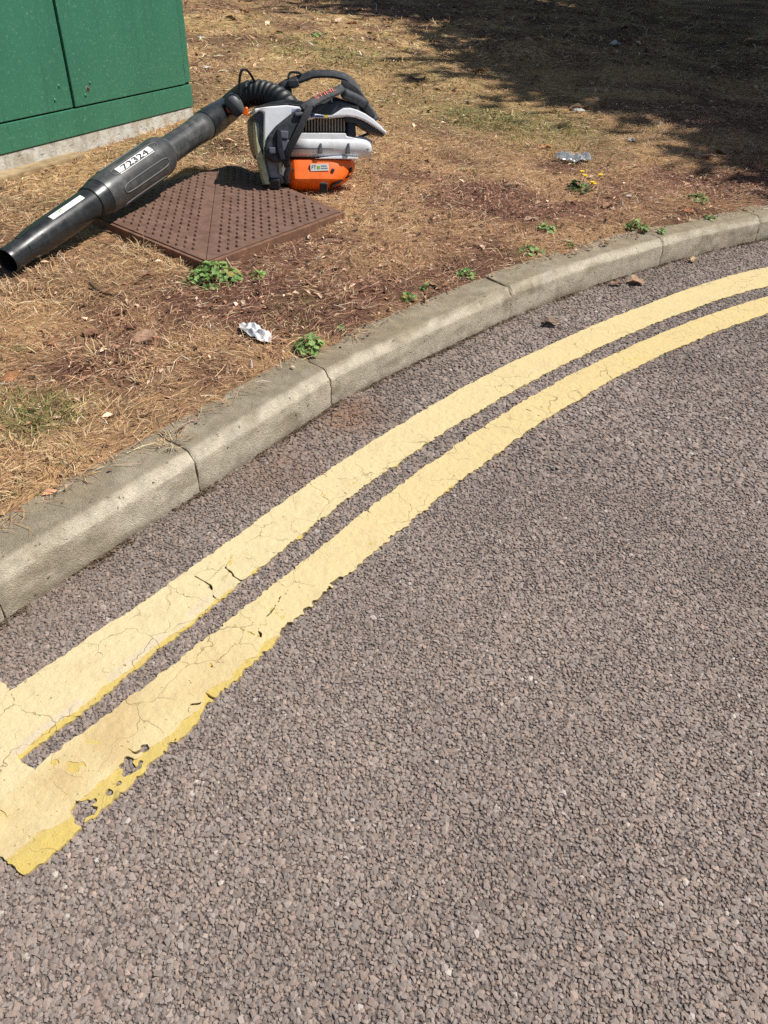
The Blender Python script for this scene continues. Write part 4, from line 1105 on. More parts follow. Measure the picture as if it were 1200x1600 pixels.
hb = [(-0.3186, 3.4000, 0.4709), (-0.2773, 3.4000, 0.4634), (-0.2378, 3.4000, 0.4628), (-0.2113, 3.4000, 0.4756), (-0.1875, 3.4000, 0.4889), (-0.1561, 3.4000, 0.4894), (-0.1223, 3.4000, 0.4807), (-0.0886, 3.4000, 0.4654), (-0.0550, 3.4000, 0.4451), (-0.0214, 3.4000, 0.4180), (0.0021, 3.4000, 0.3949), (0.0026, 3.4000, 0.3818), (-0.0283, 3.4000, 0.4006), (-0.0624, 3.4000, 0.4213), (-0.0962, 3.4000, 0.4393), (-0.1301, 3.4000, 0.4513), (-0.1756, 3.4000, 0.4579), (-0.2044, 3.4000, 0.4555), (-0.2386, 3.4000, 0.4531), (-0.3200, 3.4000, 0.4554)]
link('carry_handle', prism(hb, 3.385, 3.445, .006, 2), mb_white, blower)
link('handle_lining', prism([(-0.1758, 3.4000, 0.4560), (-0.1303, 3.4000, 0.4483), (-0.0964, 3.4000, 0.4359), (-0.0626, 3.4000, 0.4173), (-0.0286, 3.4000, 0.3966), (-0.0012, 3.4000, 0.3788), (-0.0410, 3.4000, 0.3868), (-0.0867, 3.4000, 0.4068), (-0.1314, 3.4000, 0.4325), (-0.1771, 3.4000, 0.4383)], 3.395, 3.45, .005), mat_plain('dark_grey_lining', lin(62, 62, 64), .5), blower)
for pts, mt in ((((530,436),(560,446),(560,464),(530,466)), mb_navy), (((566,448),(628,452),(628,466),(566,466)), mb_navy), (((636,450),(662,450),(662,468),(636,468)), mb_yel)):
    zz = [Z1L(p, 3.384) for p in pts]
    link('decal', prism(zz, 3.3835, 3.386), mt, shell)
link('decal', prism([(-0.4065, 3.3940, 0.4896), (-0.3790, 3.3940, 0.4902), (-0.3830, 3.3940, 0.4773), (-0.4104, 3.3940, 0.4777)], 3.3935, 3.397), mat_plain('decal_pale', lin(170, 178, 214), .4), shell)
# grille: dark recess with pale upright bars
grl = link('grille', prism([(-0.3717, 3.4300, 0.4600), (-0.1607, 3.4300, 0.4566), (-0.1650, 3.4300, 0.3993), (-0.3772, 3.4300, 0.4038)], 3.43, 3.47, .002), mat_plain('grille_dark', (.010, .010, .010), .7), blower)
for k_ in range(15):
    zx = 462 + k_ * 23
    link('grille_bar', prism([Z1L((zx, 478), 3.42), Z1L((zx + 11, 478), 3.42), Z1L((zx + 11, 578), 3.42), Z1L((zx, 578), 3.42)], 3.418, 3.431, .0012, 1), mb_fin, grl)
link('engine_post', prism([(-0.1633, 3.4200, 0.4573), (-0.1287, 3.4200, 0.4568), (-0.1270, 3.4200, 0.3818), (-0.1690, 3.4200, 0.3827)], 3.415, 3.60, .006), mb_black, blower)
# pale ledge and rounded barrel of the air box
link('air_box', prism([(-0.4059, 3.4000, 0.4016), (-0.1770, 3.4000, 0.3947), (-0.1744, 3.4000, 0.3827), (-0.1470, 3.4000, 0.3771), (-0.1244, 3.4000, 0.3675), (-0.1265, 3.4000, 0.3373), (-0.4227, 3.4000, 0.3451)], 3.405, 3.60, .006, 3), mb_silver, blower)
bp = [(-0.4241, 3.4400, 0.3530), (-0.3463, 3.4400, 0.3499), (-0.2664, 3.4400, 0.3463), (-0.1853, 3.4400, 0.3427), (-0.1148, 3.4400, 0.3398), (-0.0882, 3.4400, 0.3386), (-0.0704, 3.4400, 0.3381), (-0.0596, 3.4400, 0.3378), (-0.0542, 3.4400, 0.3377)]
barrel = link('air_box_barrel', sweep(bp, ring(28), scale=[.043, .0435, .044, .0445, .044, .042, .037, .027, .012]), mb_silver, blower)
link('seam', sweep([(-0.4248, 3.3980, 0.3395), (-0.2776, 3.3980, 0.3351), (-0.0771, 3.4000, 0.3289)], rrect(.003, .0022), up=(0, 1, 0)), mat_plain('seam_dark', lin(70, 70, 72), .6), barrel)
for zx in (605, 822):
    link('clip', prism([Z1L((zx - 4, 668), 3.39), Z1L((zx + 9, 668), 3.39), Z1L((zx + 18, 748), 3.39), Z1L((zx - 18, 748), 3.39)], 3.389, 3.41, .003), mat_plain('clip_grey', lin(96, 98, 100), .5), barrel)
link('end_cap', sweep([(-0.0919, 3.4500, 0.3720), (-0.0596, 3.4500, 0.3650), (-0.0512, 3.4500, 0.3566)], ring(10, .008), up=(0, 1, 0)), mb_steel, barrel)
# orange fan shroud: leans back at the top, tucks under below the crease
def shroud():
    rows = [(786, .030, 360, 904), (800, .010, 358, 905), (830, .004, 357, 906), (880, -.004, 358, 892), (925, -.012, 360, 866), (950, -.016, 362, 846), (962, -.014, 364, 836), (1000, .012, 372, 770), (1030, .040, 388, 700), (1042, .070, 420, 600)]
    n = 26
    V, F = [], []
    for zy, dy, xa, xb in rows:
        for i in range(n):
            f = i / (n - 1)
            zx = xa + (xb - xa) * f
            p = list(Z1L((zx, zy), 3.400 + 0.0))
            side = max(0, (abs(f - .5) - .40) / .10)
            p[1] = 3.400 + dy + .045 * max(0, (f - .55) / .45) ** 2 + .03 * side ** 2 * (1 if f < .5 else .6)
            V.append(p)
    m_ = len(rows)
    for a in range(m_ - 1):
        for i in range(n - 1): F.append((a * n + i, a * n + i + 1, (a + 1) * n + i + 1, (a + 1) * n + i))
    # back side closes the shell 0.2 m behind
    b0 = len(V)
    V += [(p[0], 3.62, p[2]) for p in V]
    for a in range(m_ - 1):
        F.append((a * n, (a + 1) * n, b0 + (a + 1) * n, b0 + a * n)); F.append((a * n + n - 1, b0 + a * n + n - 1, b0 + (a + 1) * n + n - 1, (a + 1) * n + n - 1))
    for i in range(n - 1):
        F.append((i, b0 + i, b0 + i + 1, i + 1)); F.append(((m_ - 1) * n + i, (m_ - 1) * n + i + 1, b0 + (m_ - 1) * n + i + 1, b0 + (m_ - 1) * n + i))
    return set_smooth_angle(py_mesh('fan_shroud', V, F), 28)
orange = link('fan_shroud', shroud(), mb_orange, blower)
link('shroud_trim', prism([(-0.3259, 3.4000, 0.2985), (-0.2452, 3.4000, 0.3052), (-0.2104, 3.4000, 0.3062), (-0.1294, 3.4000, 0.2967), (-0.1298, 3.4000, 0.2906)], 3.402, 3.43, .002), mb_white, orange)
lb = link('label', prism([(-0.3501, 3.3900, 0.2769), (-0.2685, 3.3900, 0.2763), (-0.2697, 3.3900, 0.2484), (-0.3510, 3.3900, 0.2487)], 3.3915, 3.402), mb_label, orange)
def flat_text(body, cx_z, cy_z, h_z, w_z, y):
    V, F = text_np(body, 1.0)
    w = V[:, 0].max() - V[:, 0].min(); hh = V[:, 1].max() - V[:, 1].min()
    xm = (V[:, 0].max() + V[:, 0].min()) / 2; ym = (V[:, 1].max() + V[:, 1].min()) / 2
    return py_mesh('lettering', [Z1L((cx_z + (a - xm) / w * w_z, cy_z - (b - ym) / hh * h_z), y) for a, b in V[:, :2]], F)
link('lettering', flat_text('FT', 553, 857, 30, 34, 3.3908), mb_ink, lb)
link('logo', prism([(-0.3210, 3.3910, 0.2685), (-0.3079, 3.3910, 0.2680), (-0.3090, 3.3910, 0.2564), (-0.3221, 3.3910, 0.2569)], 3.3905, 3.3915), mb_green, lb)
for yy, w in ((846, 44), (864, 52)):
    link('print_line', prism([Z1L((608, yy - 4), 3.391), Z1L((608 + w, yy - 5), 3.391), Z1L((608 + w, yy + 3), 3.391), Z1L((608, yy + 4), 3.391)], 3.3906, 3.3915), mb_grey, lb)
for zx, zy, r in ((702, 880, .008), (392, 880, .006)):
    p = Z1L((zx, zy), 3.392)
    bm = bmesh.new(); bmesh.ops.create_cone(bm, cap_ends=True, segments=14, radius1=r, radius2=r * .8, depth=.008)
    bmesh.ops.rotate(bm, cent=(0, 0, 0), matrix=Matrix.Rotation(math.pi / 2, 3, 'X'), verts=bm.verts); bmesh.ops.translate(bm, vec=p, verts=bm.verts)
    link('screw', bm_mesh('screw', bm, False), mb_steel, orange)
for pts, dy in ((((690,1000),(760,960),(790,955),(750,985),(700,1012)), .004), (((806,930),(826,918),(832,928),(812,942)), -.008), (((845,870),(853,855),(850,895),(842,900)), .008)):
    zz = [Z1L(p, 3.40) for p in pts]
    link("vent_slot", prism(zz, 3.394 + dy, 3.45), m_gap, orange)
for fx_, fy_, wx, wy in ((-.335, 3.335, .034, .03), (-.55, 3.36, .05, .045), (-.32, 3.52, .05, .05), (-.55, 3.52, .05, .05)):
    link_world('foot', box((fx_, fy_, CZ + .022), (wx, wy, .040), .006), mb_rubber, blower)
link('primer_bulb', sweep([(-0.0659, 3.4600, 0.4046), (-0.0540, 3.4600, 0.4043), (-0.0433, 3.4600, 0.4041)], ring(12), scale=[.009, .013, .009]), mb_blue, blower)
link('fuel_line', sweep(catmull([(-0.0626, 3.4800, 0.4104), (-0.0824, 3.4900, 0.4272), (-0.1085, 3.5000, 0.4391)], 6), ring(8, .006)), mb_rubber, blower)
link('bulb_bracket', prism([(-0.0663, 3.4700, 0.3991), (-0.0364, 3.4700, 0.3984), (-0.1038, 3.4700, 0.3743), (-0.1120, 3.4700, 0.3847)], 3.46, 3.49, .003), mb_black, blower)

# --- harness
har = link('harness_pad', prism([(-0.3879, 3.3600, 0.4885), (-0.3530, 3.3600, 0.4652), (-0.3687, 3.3600, 0.4272), (-0.4062, 3.3600, 0.3700), (-0.4375, 3.3600, 0.3221), (-0.4515, 3.3600, 0.2931), (-0.5081, 3.3600, 0.2874), (-0.5442, 3.3600, 0.3056), (-0.5468, 3.3600, 0.3397), (-0.5269, 3.3600, 0.3873), (-0.4877, 3.3600, 0.4247), (-0.4413, 3.3600, 0.4547)], 3.35, 3.40, .012, 3), mb_pad, blower)
for pts, y0 in ((((285,570),(352,575),(348,640),(290,632)), 3.340), (((196,700),(255,700),(250,752),(205,752)), 3.342), (((290,640),(372,645),(352,735),(300,735)), 3.345), (((400,430),(470,428),(466,455),(404,462)), 3.338)):
    link('buckle', prism([Z1L(p, 3.35) for p in pts], y0, 3.37, .005), mat_plain('buckle_grey', lin(92, 97, 108), .45), har)
link('adjuster', prism([(-0.4920, 3.3400, 0.4082), (-0.4759, 3.3400, 0.4078), (-0.4728, 3.3400, 0.3455), (-0.4676, 3.3400, 0.2919), (-0.4893, 3.3400, 0.2926), (-0.4993, 3.3400, 0.3413)], 3.337, 3.37, .004), mb_black, har)
def strap(name, pts, w, h, mat, parent, up=(0, -1, 0), n=10):
    P = catmull(pts, n)
    return link(name, sweep(P, rrect(w, h), up=up), mat, parent)
strap('strap', [(-0.4559, 3.3700, 0.2693), (-0.4618, 3.3500, 0.3023), (-0.4321, 3.3350, 0.3536), (-0.3980, 3.3300, 0.4051), (-0.3647, 3.3350, 0.4574), (-0.3417, 3.3500, 0.4922)], .028, .007, mb_web, blower)
strap('strap', [(-0.4540, 3.3750, 0.3042), (-0.4506, 3.3850, 0.2652), (-0.4616, 3.3900, 0.2309), (-0.4569, 3.4000, 0.2035)], .022, .012, mb_web, blower)
sp = catmull([(-0.3744, 3.3550, 0.4815), (-0.3387, 3.3600, 0.5007), (-0.2948, 3.3750, 0.5213), (-0.2507, 3.3900, 0.5397), (-0.2051, 3.4100, 0.5557), (-0.1704, 3.4400, 0.5717)], 10)
pad1 = link('shoulder_strap', sweep(sp, rrect(.036, .015, .4), up=(0, -1, .35)), mb_pad, blower)
# lettering stitched along the strap
Tt, Ss, Uu = frames(sp, (0, -1, .35))
Vt, Ft = text_np('STIHL', 1.0)
w = Vt[:, 0].max() - Vt[:, 0].min(); hh = Vt[:, 1].max() - Vt[:, 1].min(); xm = (Vt[:, 0].max() + Vt[:, 0].min()) / 2; ym = (Vt[:, 1].max() + Vt[:, 1].min()) / 2
arc = np.r_[0, np.cumsum(np.linalg.norm(np.diff(sp, axis=0), axis=1))]
VV = []
for a, b in Vt[:, :2]:
    s = (a - xm) / w * .112 + .50 * arc[-1] + .008
    base_ = np.array([np.interp(s, arc, sp[:, k_]) for k_ in range(3)])
    sd = np.array([np.interp(s, arc, Ss[:, k_]) for k_ in range(3)]); uu = np.array([np.interp(s, arc, Uu[:, k_]) for k_ in range(3)])
    sgn = 1 if sd[2] > 0 else -1
    VV.append(base_ + sd * sgn * ((b - ym) / hh * .015 + .007) + uu * .0098)
link('lettering', py_mesh('lettering', VV, Ft), mat_plain('orange_print', lin(226, 92, 40), .6), pad1)
strap('shoulder_strap', [(-0.4173, 3.6200, 0.5895), (-0.4002, 3.6100, 0.6062), (-0.3604, 3.6000, 0.6217), (-0.3155, 3.5900, 0.6322), (-0.2704, 3.5800, 0.6451), (-0.2204, 3.5700, 0.6473), (-0.1651, 3.5600, 0.6425), (-0.1163, 3.5500, 0.6263), (-0.0861, 3.5400, 0.5932), (-0.0654, 3.5200, 0.5474), (-0.0388, 3.5000, 0.4989), (-0.0089, 3.4900, 0.4514)], .034, .014, mb_pad, blower, up=(0, -1, .5))
strap('strap', [(-0.1693, 3.4600, 0.5908), (-0.1496, 3.4600, 0.5858), (-0.1190, 3.4700, 0.5726), (-0.0885, 3.4800, 0.5517), (-0.0565, 3.4800, 0.5015), (-0.0294, 3.4800, 0.4607)], .030, .010, mb_web, blower)
link('strap_roll', sweep(catmull([(-0.1690, 3.4500, 0.5552), (-0.1186, 3.4600, 0.5367), (-0.0559, 3.4700, 0.5111)], 6), ring(16), scale=[.016] + [.0215] * 11 + [.017]), mb_pad, blower)
strap('strap', [(-0.3703, 3.6000, 0.6365), (-0.3568, 3.6000, 0.6571), (-0.3247, 3.5900, 0.6553), (-0.3133, 3.5800, 0.6467)], .010, .006, mb_web, blower)
link('buckle', prism([(-0.3774, 3.5850, 0.6242), (-0.3312, 3.5850, 0.6290), (-0.3253, 3.5850, 0.6018), (-0.3491, 3.5850, 0.5935), (-0.3772, 3.5850, 0.5987)], 3.575, 3.605, .006), mb_black, blower)
link('buckle', prism([(-0.4295, 3.6100, 0.5990), (-0.3882, 3.6100, 0.6111), (-0.3553, 3.6100, 0.5960), (-0.3587, 3.6100, 0.5625), (-0.3937, 3.6100, 0.5589), (-0.4289, 3.6100, 0.5781)], 3.60, 3.64, .008), mb_black, blower)
strap('strap', [(-0.3669, 3.3450, 0.4682), (-0.3084, 3.4000, 0.4915), (-0.2491, 3.4500, 0.5185), (-0.1923, 3.4900, 0.5294), (-0.1154, 3.5000, 0.5075), (-0.0541, 3.4900, 0.4928)], .030, .010, mb_web, blower)

link = link_world
# ------------------------------------------------------------------ weeds
def weed(name, x, y, z, rad_, n, leaf, seed, label, group=None, cols=None, hmax=.05, cat='weed'):
    r = np.random.default_rng(seed)
    root = tag(empty(name, (x, y, z)), label, cat, group)
    V, F, Cc = [], [], []
    SV, SF = [], []
    cols = cols or [lin(142, 174, 100), lin(122, 158, 84), lin(162, 190, 116), lin(104, 140, 72)]
    for i in range(n):
        a = r.uniform(0, 2 * math.pi); q = rad_ * math.sqrt(r.random())
        h = hmax * (1 - .65 * (q / rad_) ** 2) * r.uniform(.45, 1.1)
        c = np.array([q * math.cos(a), q * math.sin(a), h])
        # each leaf a lobed, folded disc
        nrm = np.array([math.cos(a) * .5 * q / rad_ + r.normal(0, .3), math.sin(a) * .5 * q / rad_ + r.normal(0, .3), 1.0]); nrm /= np.linalg.norm(nrm)
        t1_ = np.cross(nrm, [math.sin(a), -math.cos(a), .1]); t1_ /= np.linalg.norm(t1_); t2_ = np.cross(nrm, t1_)
        s = leaf * r.uniform(.55, 1.2); k = 12; b0 = len(V)
        col = np.array(cols[r.integers(len(cols))] if r.random() > .07 else lin(186, 166, 92)) * r.uniform(.75, 1.15)
        V.append(c - nrm * s * .12); Cc.append(col * .9)
        for j in range(k):
            an = 2 * math.pi * j / k + .13
            rr = s * (.78 + .26 * (j % 2)) * (1 - .45 * math.exp(-((an - math.pi) / .35) ** 2))
            V.append(c + t1_ * rr * math.cos(an) + t2_ * rr * math.sin(an) + nrm * s * (.10 * math.cos(3 * an) + r.normal(0, .05)) + nrm * s * .08)
            Cc.append(col * r.uniform(.92, 1.08))
        for j in range(k): F.append((b0, b0 + 1 + j, b0 + 1 + (j + 1) % k))
        if i % 2 == 0:
            P = catmull([(c[0] * .08, c[1] * .08, -.004), (c[0] * .55, c[1] * .55, h * .75), tuple(c - nrm * s * .12)], 3)
            T_, S_, U_ = frames(P, (0.3, .2, 1)); b1 = len(SV)
            for p, s_, u_ in zip(P, S_, U_):
                for an in (0, 2.1, 4.2): SV.append(p + (s_ * math.cos(an) + u_ * math.sin(an)) * .0012)
            for m_ in range(len(P) - 1):
                for j in range(3): SF.append((b1 + m_ * 3 + j, b1 + m_ * 3 + (j + 1) % 3, b1 + m_ * 3 + 3 + (j + 1) % 3, b1 + m_ * 3 + 3 + j))
    local('foliage', np_mesh('foliage', np.array(V), np.array(F), np.array(Cc), False), m_leaf, root)
    local('stems', py_mesh('stems', SV, SF, True), m_stem, root)
    return root
m_leaf = mat_attr('weed_leaf', .55, 200, .15, .1, 300, .4, .22)
m_stem = mat_plain('weed_stem', lin(112, 134, 70), .6)
GW = 'small mallow weeds along the kerb'
for k_, (x, y, rad_, n, leaf, h, label) in enumerate([(-0.6071, 2.389, 0.085, 95, 0.017, 0.075, 'largest bushy green mallow weed against the corner of the iron cover'), (-0.6729, 2.3513, 0.035, 22, 0.013, 0.03, 'creeping sprig of green weed just left of the bushy mallow at the iron cover'), (-0.4694, 2.4206, 0.03, 24, 0.014, 0.035, 'small round green weed beside the bushy mallow at the iron cover'), (-0.2357, 1.9184, 0.042, 48, 0.014, 0.055, 'bright green mallow weed leaning over the kerb stone by the white tissue'), (0.2406, 2.5491, 0.035, 26, 0.012, 0.03, 'low green weed against the kerb stone at a kerb joint'), (0.0406, 2.318, 0.024, 16, 0.012, 0.03, 'small green weed on the kerb back edge next to a wisp of dry grass'), (0.0978, 2.4015, 0.014, 9, 0.01, 0.03, 'tiny upright green sprig behind the kerb between two small weeds'), (-0.164, 2.063, 0.014, 9, 0.01, 0.03, 'tiny pale green sprig just beyond the bright mallow at the kerb'), (0.5954, 3.092, 0.04, 26, 0.014, 0.04, 'bright green low weed in the brown litter behind the kerb'), (0.5044, 2.8368, 0.05, 36, 0.012, 0.025, 'dull green creeping weed on the kerb edge below the bright low weed'), (0.6602, 2.9264, 0.022, 12, 0.012, 0.03, 'small yellowish green weed at the kerb edge beside a dark pebble'), (0.9856, 3.1747, 0.045, 36, 0.014, 0.05, 'dark green leafy weed over the kerb edge near the yellow flowers'), (1.3798, 3.6477, 0.045, 30, 0.018, 0.05, 'pale leaved green weed standing beyond the orange dead leaf'), (1.3611, 3.3953, 0.03, 14, 0.012, 0.02, 'flat dark green weed at the kerb edge next to the orange dead leaf'), (1.0884, 3.1595, 0.02, 10, 0.012, 0.02, 'tiny dark weed on the kerb top beside a kerb joint'), (-0.8928, 8.3244, 0.05, 16, 0.024, 0.05, 'lone fresh green weed in the dry grass beyond the leaf blower')]):
    weed('weed', x, y, gz(x, y) - .004, rad_ * 1.05, n, leaf * .85, 400 + k_, label, GW, None, h * .78)
# flowering one
fx, fy = (0.8283, 3.7086)
fl = weed('flowering_weed', fx, fy, gz(fx, fy) - .004, .055, 34, .016, 450, 'low green plant with bright yellow flower heads in the dry verge', None, [lin(84, 122, 62), lin(70, 106, 54), lin(108, 140, 76)], .045, 'flower')
m_pet = mat_plain('yellow_petal', lin(240, 208, 20), .6)
for dx, dy, dz in ((.012, .03, .085), (.022, .0, .075), (.055, -.03, .055), (.065, -.035, .05), (.105, .05, .07)):
    V, F = [(0, 0, .004)], []
    for j in range(16):
        an = 2 * math.pi * j / 16; rr = .014 * (1 if j % 2 else .72)
        V.append((rr * math.cos(an), rr * math.sin(an), .001 if j % 2 else .003))
    V.append((0, 0, -.006))
    for j in range(16): F.append((0, 1 + j, 1 + (j + 1) % 16)); F.append((17, 1 + (j + 1) % 16, 1 + j))
    f_ = local('flower_head', py_mesh('flower_head', [(a + dx, b + dy, c + dz) for a, b, c in V], F), m_pet, fl)
    P = catmull([(dx * .4, dy * .4, 0), (dx * .8, dy * .9, dz * .6), (dx, dy, dz - .004)], 4)
    local('flower_stalk', sweep(P, ring(4, .0013), up=(.3, .2, 1)), m_stem, fl)

# ------------------------------------------------------------------ litter
def crumple(name, x, y, z, sx, sy, hgt, rot, seed, mat, label, cat, holes=.0, n=34, group=None, shape=None):
    r = np.random.default_rng(seed)
    u = np.linspace(-1, 1, n); U, Vv = np.meshgrid(u, u, indexing='ij')
    rad_ = np.hypot(U, Vv); ang = np.arctan2(Vv, U)
    lim = .72 + .35 * (fbm(np.cos(ang) * 1.3 + seed, np.sin(ang) * 1.3, .5, 3, seed) - .3)
    if shape is not None: lim = lim * shape(ang)
    # creases: folded ridges from several directions
    Zc = np.zeros_like(U)
    for k in range(9):
        a = r.uniform(0, math.pi); f = r.uniform(1.8, 7.5); p = r.uniform(0, 6)
        Zc += np.abs(((U * math.cos(a) + Vv * math.sin(a)) * f + p) % 2 - 1) * r.uniform(.4, 1) / f
    Zc = (Zc - Zc.min()) / (Zc.max() - Zc.min())
    Zc = Zc * (1 - .55 * np.clip(rad_ / lim, 0, 1) ** 2) * hgt
    xx = U * sx; yy = Vv * sy
    cr, sr = math.cos(rot), math.sin(rot)
    X = xx * cr - yy * sr; Y = xx * sr + yy * cr
    k_ = (rad_ < lim)
    cells = k_[:-1, :-1] & k_[1:, 1:] & k_[:-1, 1:] & k_[1:, :-1]
    i, j = np.nonzero(cells)
    Q = np.c_[i * n + j, (i + 1) * n + j, (i + 1) * n + j + 1, i * n + j + 1]
    V = np.stack([X, Y, Zc + .006], -1).reshape(-1, 3)
    used = np.unique(Q); re = -np.ones(len(V), int); re[used] = np.arange(len(used))
    me = np_mesh(name, V[used], re[Q], None, False)
    o = link(name, me, mat)
    o.location = (x, y, z)
    md = o.modifiers.new('thickness', 'SOLIDIFY'); md.thickness = .0012
    return tag(o, label, cat, group)
m_tissue = mat_plain('tissue_paper', lin(232, 232, 232), .85, lin(206, 206, 210), 60, .5, .7, .3, 300)
tx, ty = (-0.3996, 1.9849)
crumple('paper_tissue', tx, ty, gz(tx, ty), .085, .045, .036, -.75, 11, m_tissue, 'crumpled white paper tissue lying on the dry grass by the kerb', 'tissue', n=40, shape=lambda a: .72 + .36 * np.abs(np.cos(a)) ** 1.5)
m, nt, b, N, L = mat_new('clear_film')
b.inputs['Base Color'].default_value = (*lin(204, 207, 210), 1); b.inputs['Roughness'].default_value = .14
b.inputs['Transmission Weight'].default_value = .55; b.inputs['IOR'].default_value = 1.3
m_film = m
fx2, fy2 = (0.9011, 4.2769)
crumple('plastic_wrapper', fx2, fy2, gz(fx2, fy2), .135, .085, .065, .10, 23, m_film, 'crumpled clear plastic wrapper glinting in the dry grass', 'wrapper', n=30)
m_scrap = mat_plain('scrap_paper', lin(214, 210, 200), .8, lin(180, 176, 168), 50)
for k_, (x, y, s, label) in enumerate([(-1.8514, 7.6911, 0.06, 'small white litter scrap on dry grass next to the green cabinet'), (-1.4964, 6.3176, 0.05, 'pale brown paper scrap beside the green cabinet corner'), (1.3356, 4.8384, 0.05, 'greyish white litter scrap just beyond the plastic wrapper'), (1.0602, 3.6485, 0.022, 'tiny white litter scrap in brown leaves past the yellow flowers'), (2.0976, 8.9926, 0.14, 'flattened grey litter lying in the deep tree shade'), (5.3457, 17.3892, 0.09, 'far pale litter speck in the darkest tree shade'), (1.1653, 5.6635, 0.07, 'pale flat litter scrap at the edge of the tree shade')]):
    crumple('paper_scrap', x, y, gz(x, y), s, s * .6, s * .4, k_ * 1.1, 60 + k_, m_scrap, label, 'litter', n=10, group='scraps of pale litter on the verge')

def leaf(x, y, z, s, rot, seed, col, label, group, maple=False, tilt=.3):
    """a curled dead leaf: lobed blade with a raised midrib and a stalk"""
    r = np.random.default_rng(seed)
    root = tag(empty('dead_leaf', (x, y, z), rot), label, 'leaf', group)
    k = 26; V, F = [], []
    V.append((0, 0, .006))
    for ringf in (.5, 1.0):
        for j in range(k):
            a = 2 * math.pi * j / k
            if maple: rr = .55 + .45 * abs(math.cos(2.5 * a)) ** .8
            else: rr = .48 + .52 * abs(math.cos(a)) ** 1.4
            rr *= s * ringf * r.uniform(.92, 1.06)
            px, py = rr * math.cos(a), rr * math.sin(a) * (.95 if maple else .8)
            V.append((px, py, .006 + ringf ** 2 * s * (.34 * abs(math.sin(a)) * tilt * 2 + .12 * math.sin(3 * a + seed)) + abs(py) * .15))
    for j in range(k):
        F.append((0, 1 + j, 1 + (j + 1) % k))
        F.append((1 + j, 1 + k + j, 1 + k + (j + 1) % k, 1 + (j + 1) % k))
    o = local('blade', py_mesh('blade', V, F, False), mat_plain('leaf_brown', col, .8, tuple(c * .6 for c in col), 70, .4, .65, .3, 200), root)
    md = o.modifiers.new('thickness', 'SOLIDIFY'); md.thickness = .0008
    P = catmull([(-.1 * s, 0, .007), (-.9 * s, .05 * s, .006), (-1.5 * s, .2 * s, .004)], 4)
    local('stalk', sweep(P, ring(4, .0012)), m_twig, root)
m_twig = mat_plain('twig_bark', lin(70, 50, 38), .85, lin(100, 76, 56), 80)
for k_, (x, y, z, s, rot, col, label, group, mp) in enumerate([(0.5412, 2.4309, 0.004, 0.032, 2.6, (150, 128, 108), 'curled grey-brown dead leaf lying alone on the road near the outer yellow line', 'dead leaves blown onto the road', True), (0.9369, 2.8607, 0.004, 0.036, 3.0, (190, 154, 122), 'large tan lobed dead leaf in the gutter under the kerb', 'dead leaves blown onto the road', True), (0.8522, 2.8288, 0.004, 0.026, 0.3, (140, 108, 84), 'dark shrivelled dead leaf in the gutter next to the tan lobed leaf', 'dead leaves blown onto the road', False), (1.2444, 3.1461, 0.006, 0.024, 1.0, (196, 160, 120), 'tiny pale dead leaf in the gutter close to the kerb face', 'dead leaves blown onto the road', False), (0.5494, 3.2082, None, 0.035, 0.5, (188, 156, 132), 'pale pinkish dead leaf flat on the brown litter behind the kerb', 'dead leaves lying on the verge', False), (1.6791, 4.5329, None, 0.065, 0.8, (178, 146, 120), 'big brown curled dead leaf at the dappled edge of the shade', 'dead leaves lying on the verge', True), (1.8183, 4.6526, None, 0.05, 2.2, (168, 136, 110), 'brown dead leaf touching the big curled leaf', 'dead leaves lying on the verge', True), (1.2792, 3.4634, None, 0.036, 1.3, (190, 112, 66), 'orange dead leaf standing on edge behind the kerb', 'dead leaves lying on the verge', False), (0.562, 6.9932, None, 0.08, 0.2, (176, 140, 96), 'tan dead leaf in golden dry grass', 'dead leaves lying on the verge', False), (0.7897, 4.537, None, 0.045, 0.4, (196, 140, 92), 'light orange dead leaf just beyond the plastic wrapper', 'dead leaves lying on the verge', False), (0.7716, 3.4941, None, 0.03, 2, (186, 140, 110), 'pinkish dead leaf under the yellow flowers', 'dead leaves lying on the verge', False), (0.9284, 3.4845, None, 0.04, 1, (156, 116, 86), 'dry brown leaf between the flowers and the kerb', 'dead leaves lying on the verge', False), (1.1945, 5.7824, None, 0.07, 0.3, (178, 150, 118), 'pale leaf lying at the sunlit edge of tree shade', 'dead leaves lying on the verge', False), (-0.1909, 4.6149, None, 0.035, 0.5, (178, 104, 66), 'rust coloured leaf beside the blower handle', 'dead leaves lying on the verge', False), (-0.6276, 9.3989, None, 0.06, 0.6, (170, 96, 60), 'reddish dead leaf in dry grass near the shade edge', 'dead leaves lying on the verge', False), (-0.8245, 2.3796, None, 0.03, 0.2, (150, 112, 84), 'dull brown leaf in straw below the cover edge', 'dead leaves lying on the verge', False), (0.1305, 2.4284, None, 0.025, 2.2, (160, 124, 96), 'small brown leaf by the kerb beyond the tiny sprig', 'dead leaves lying on the verge', False)]):
    leaf(x, y, (gz(x, y) if z is None else z), s, rot, 500 + k_, lin(*col), label, group, mp)

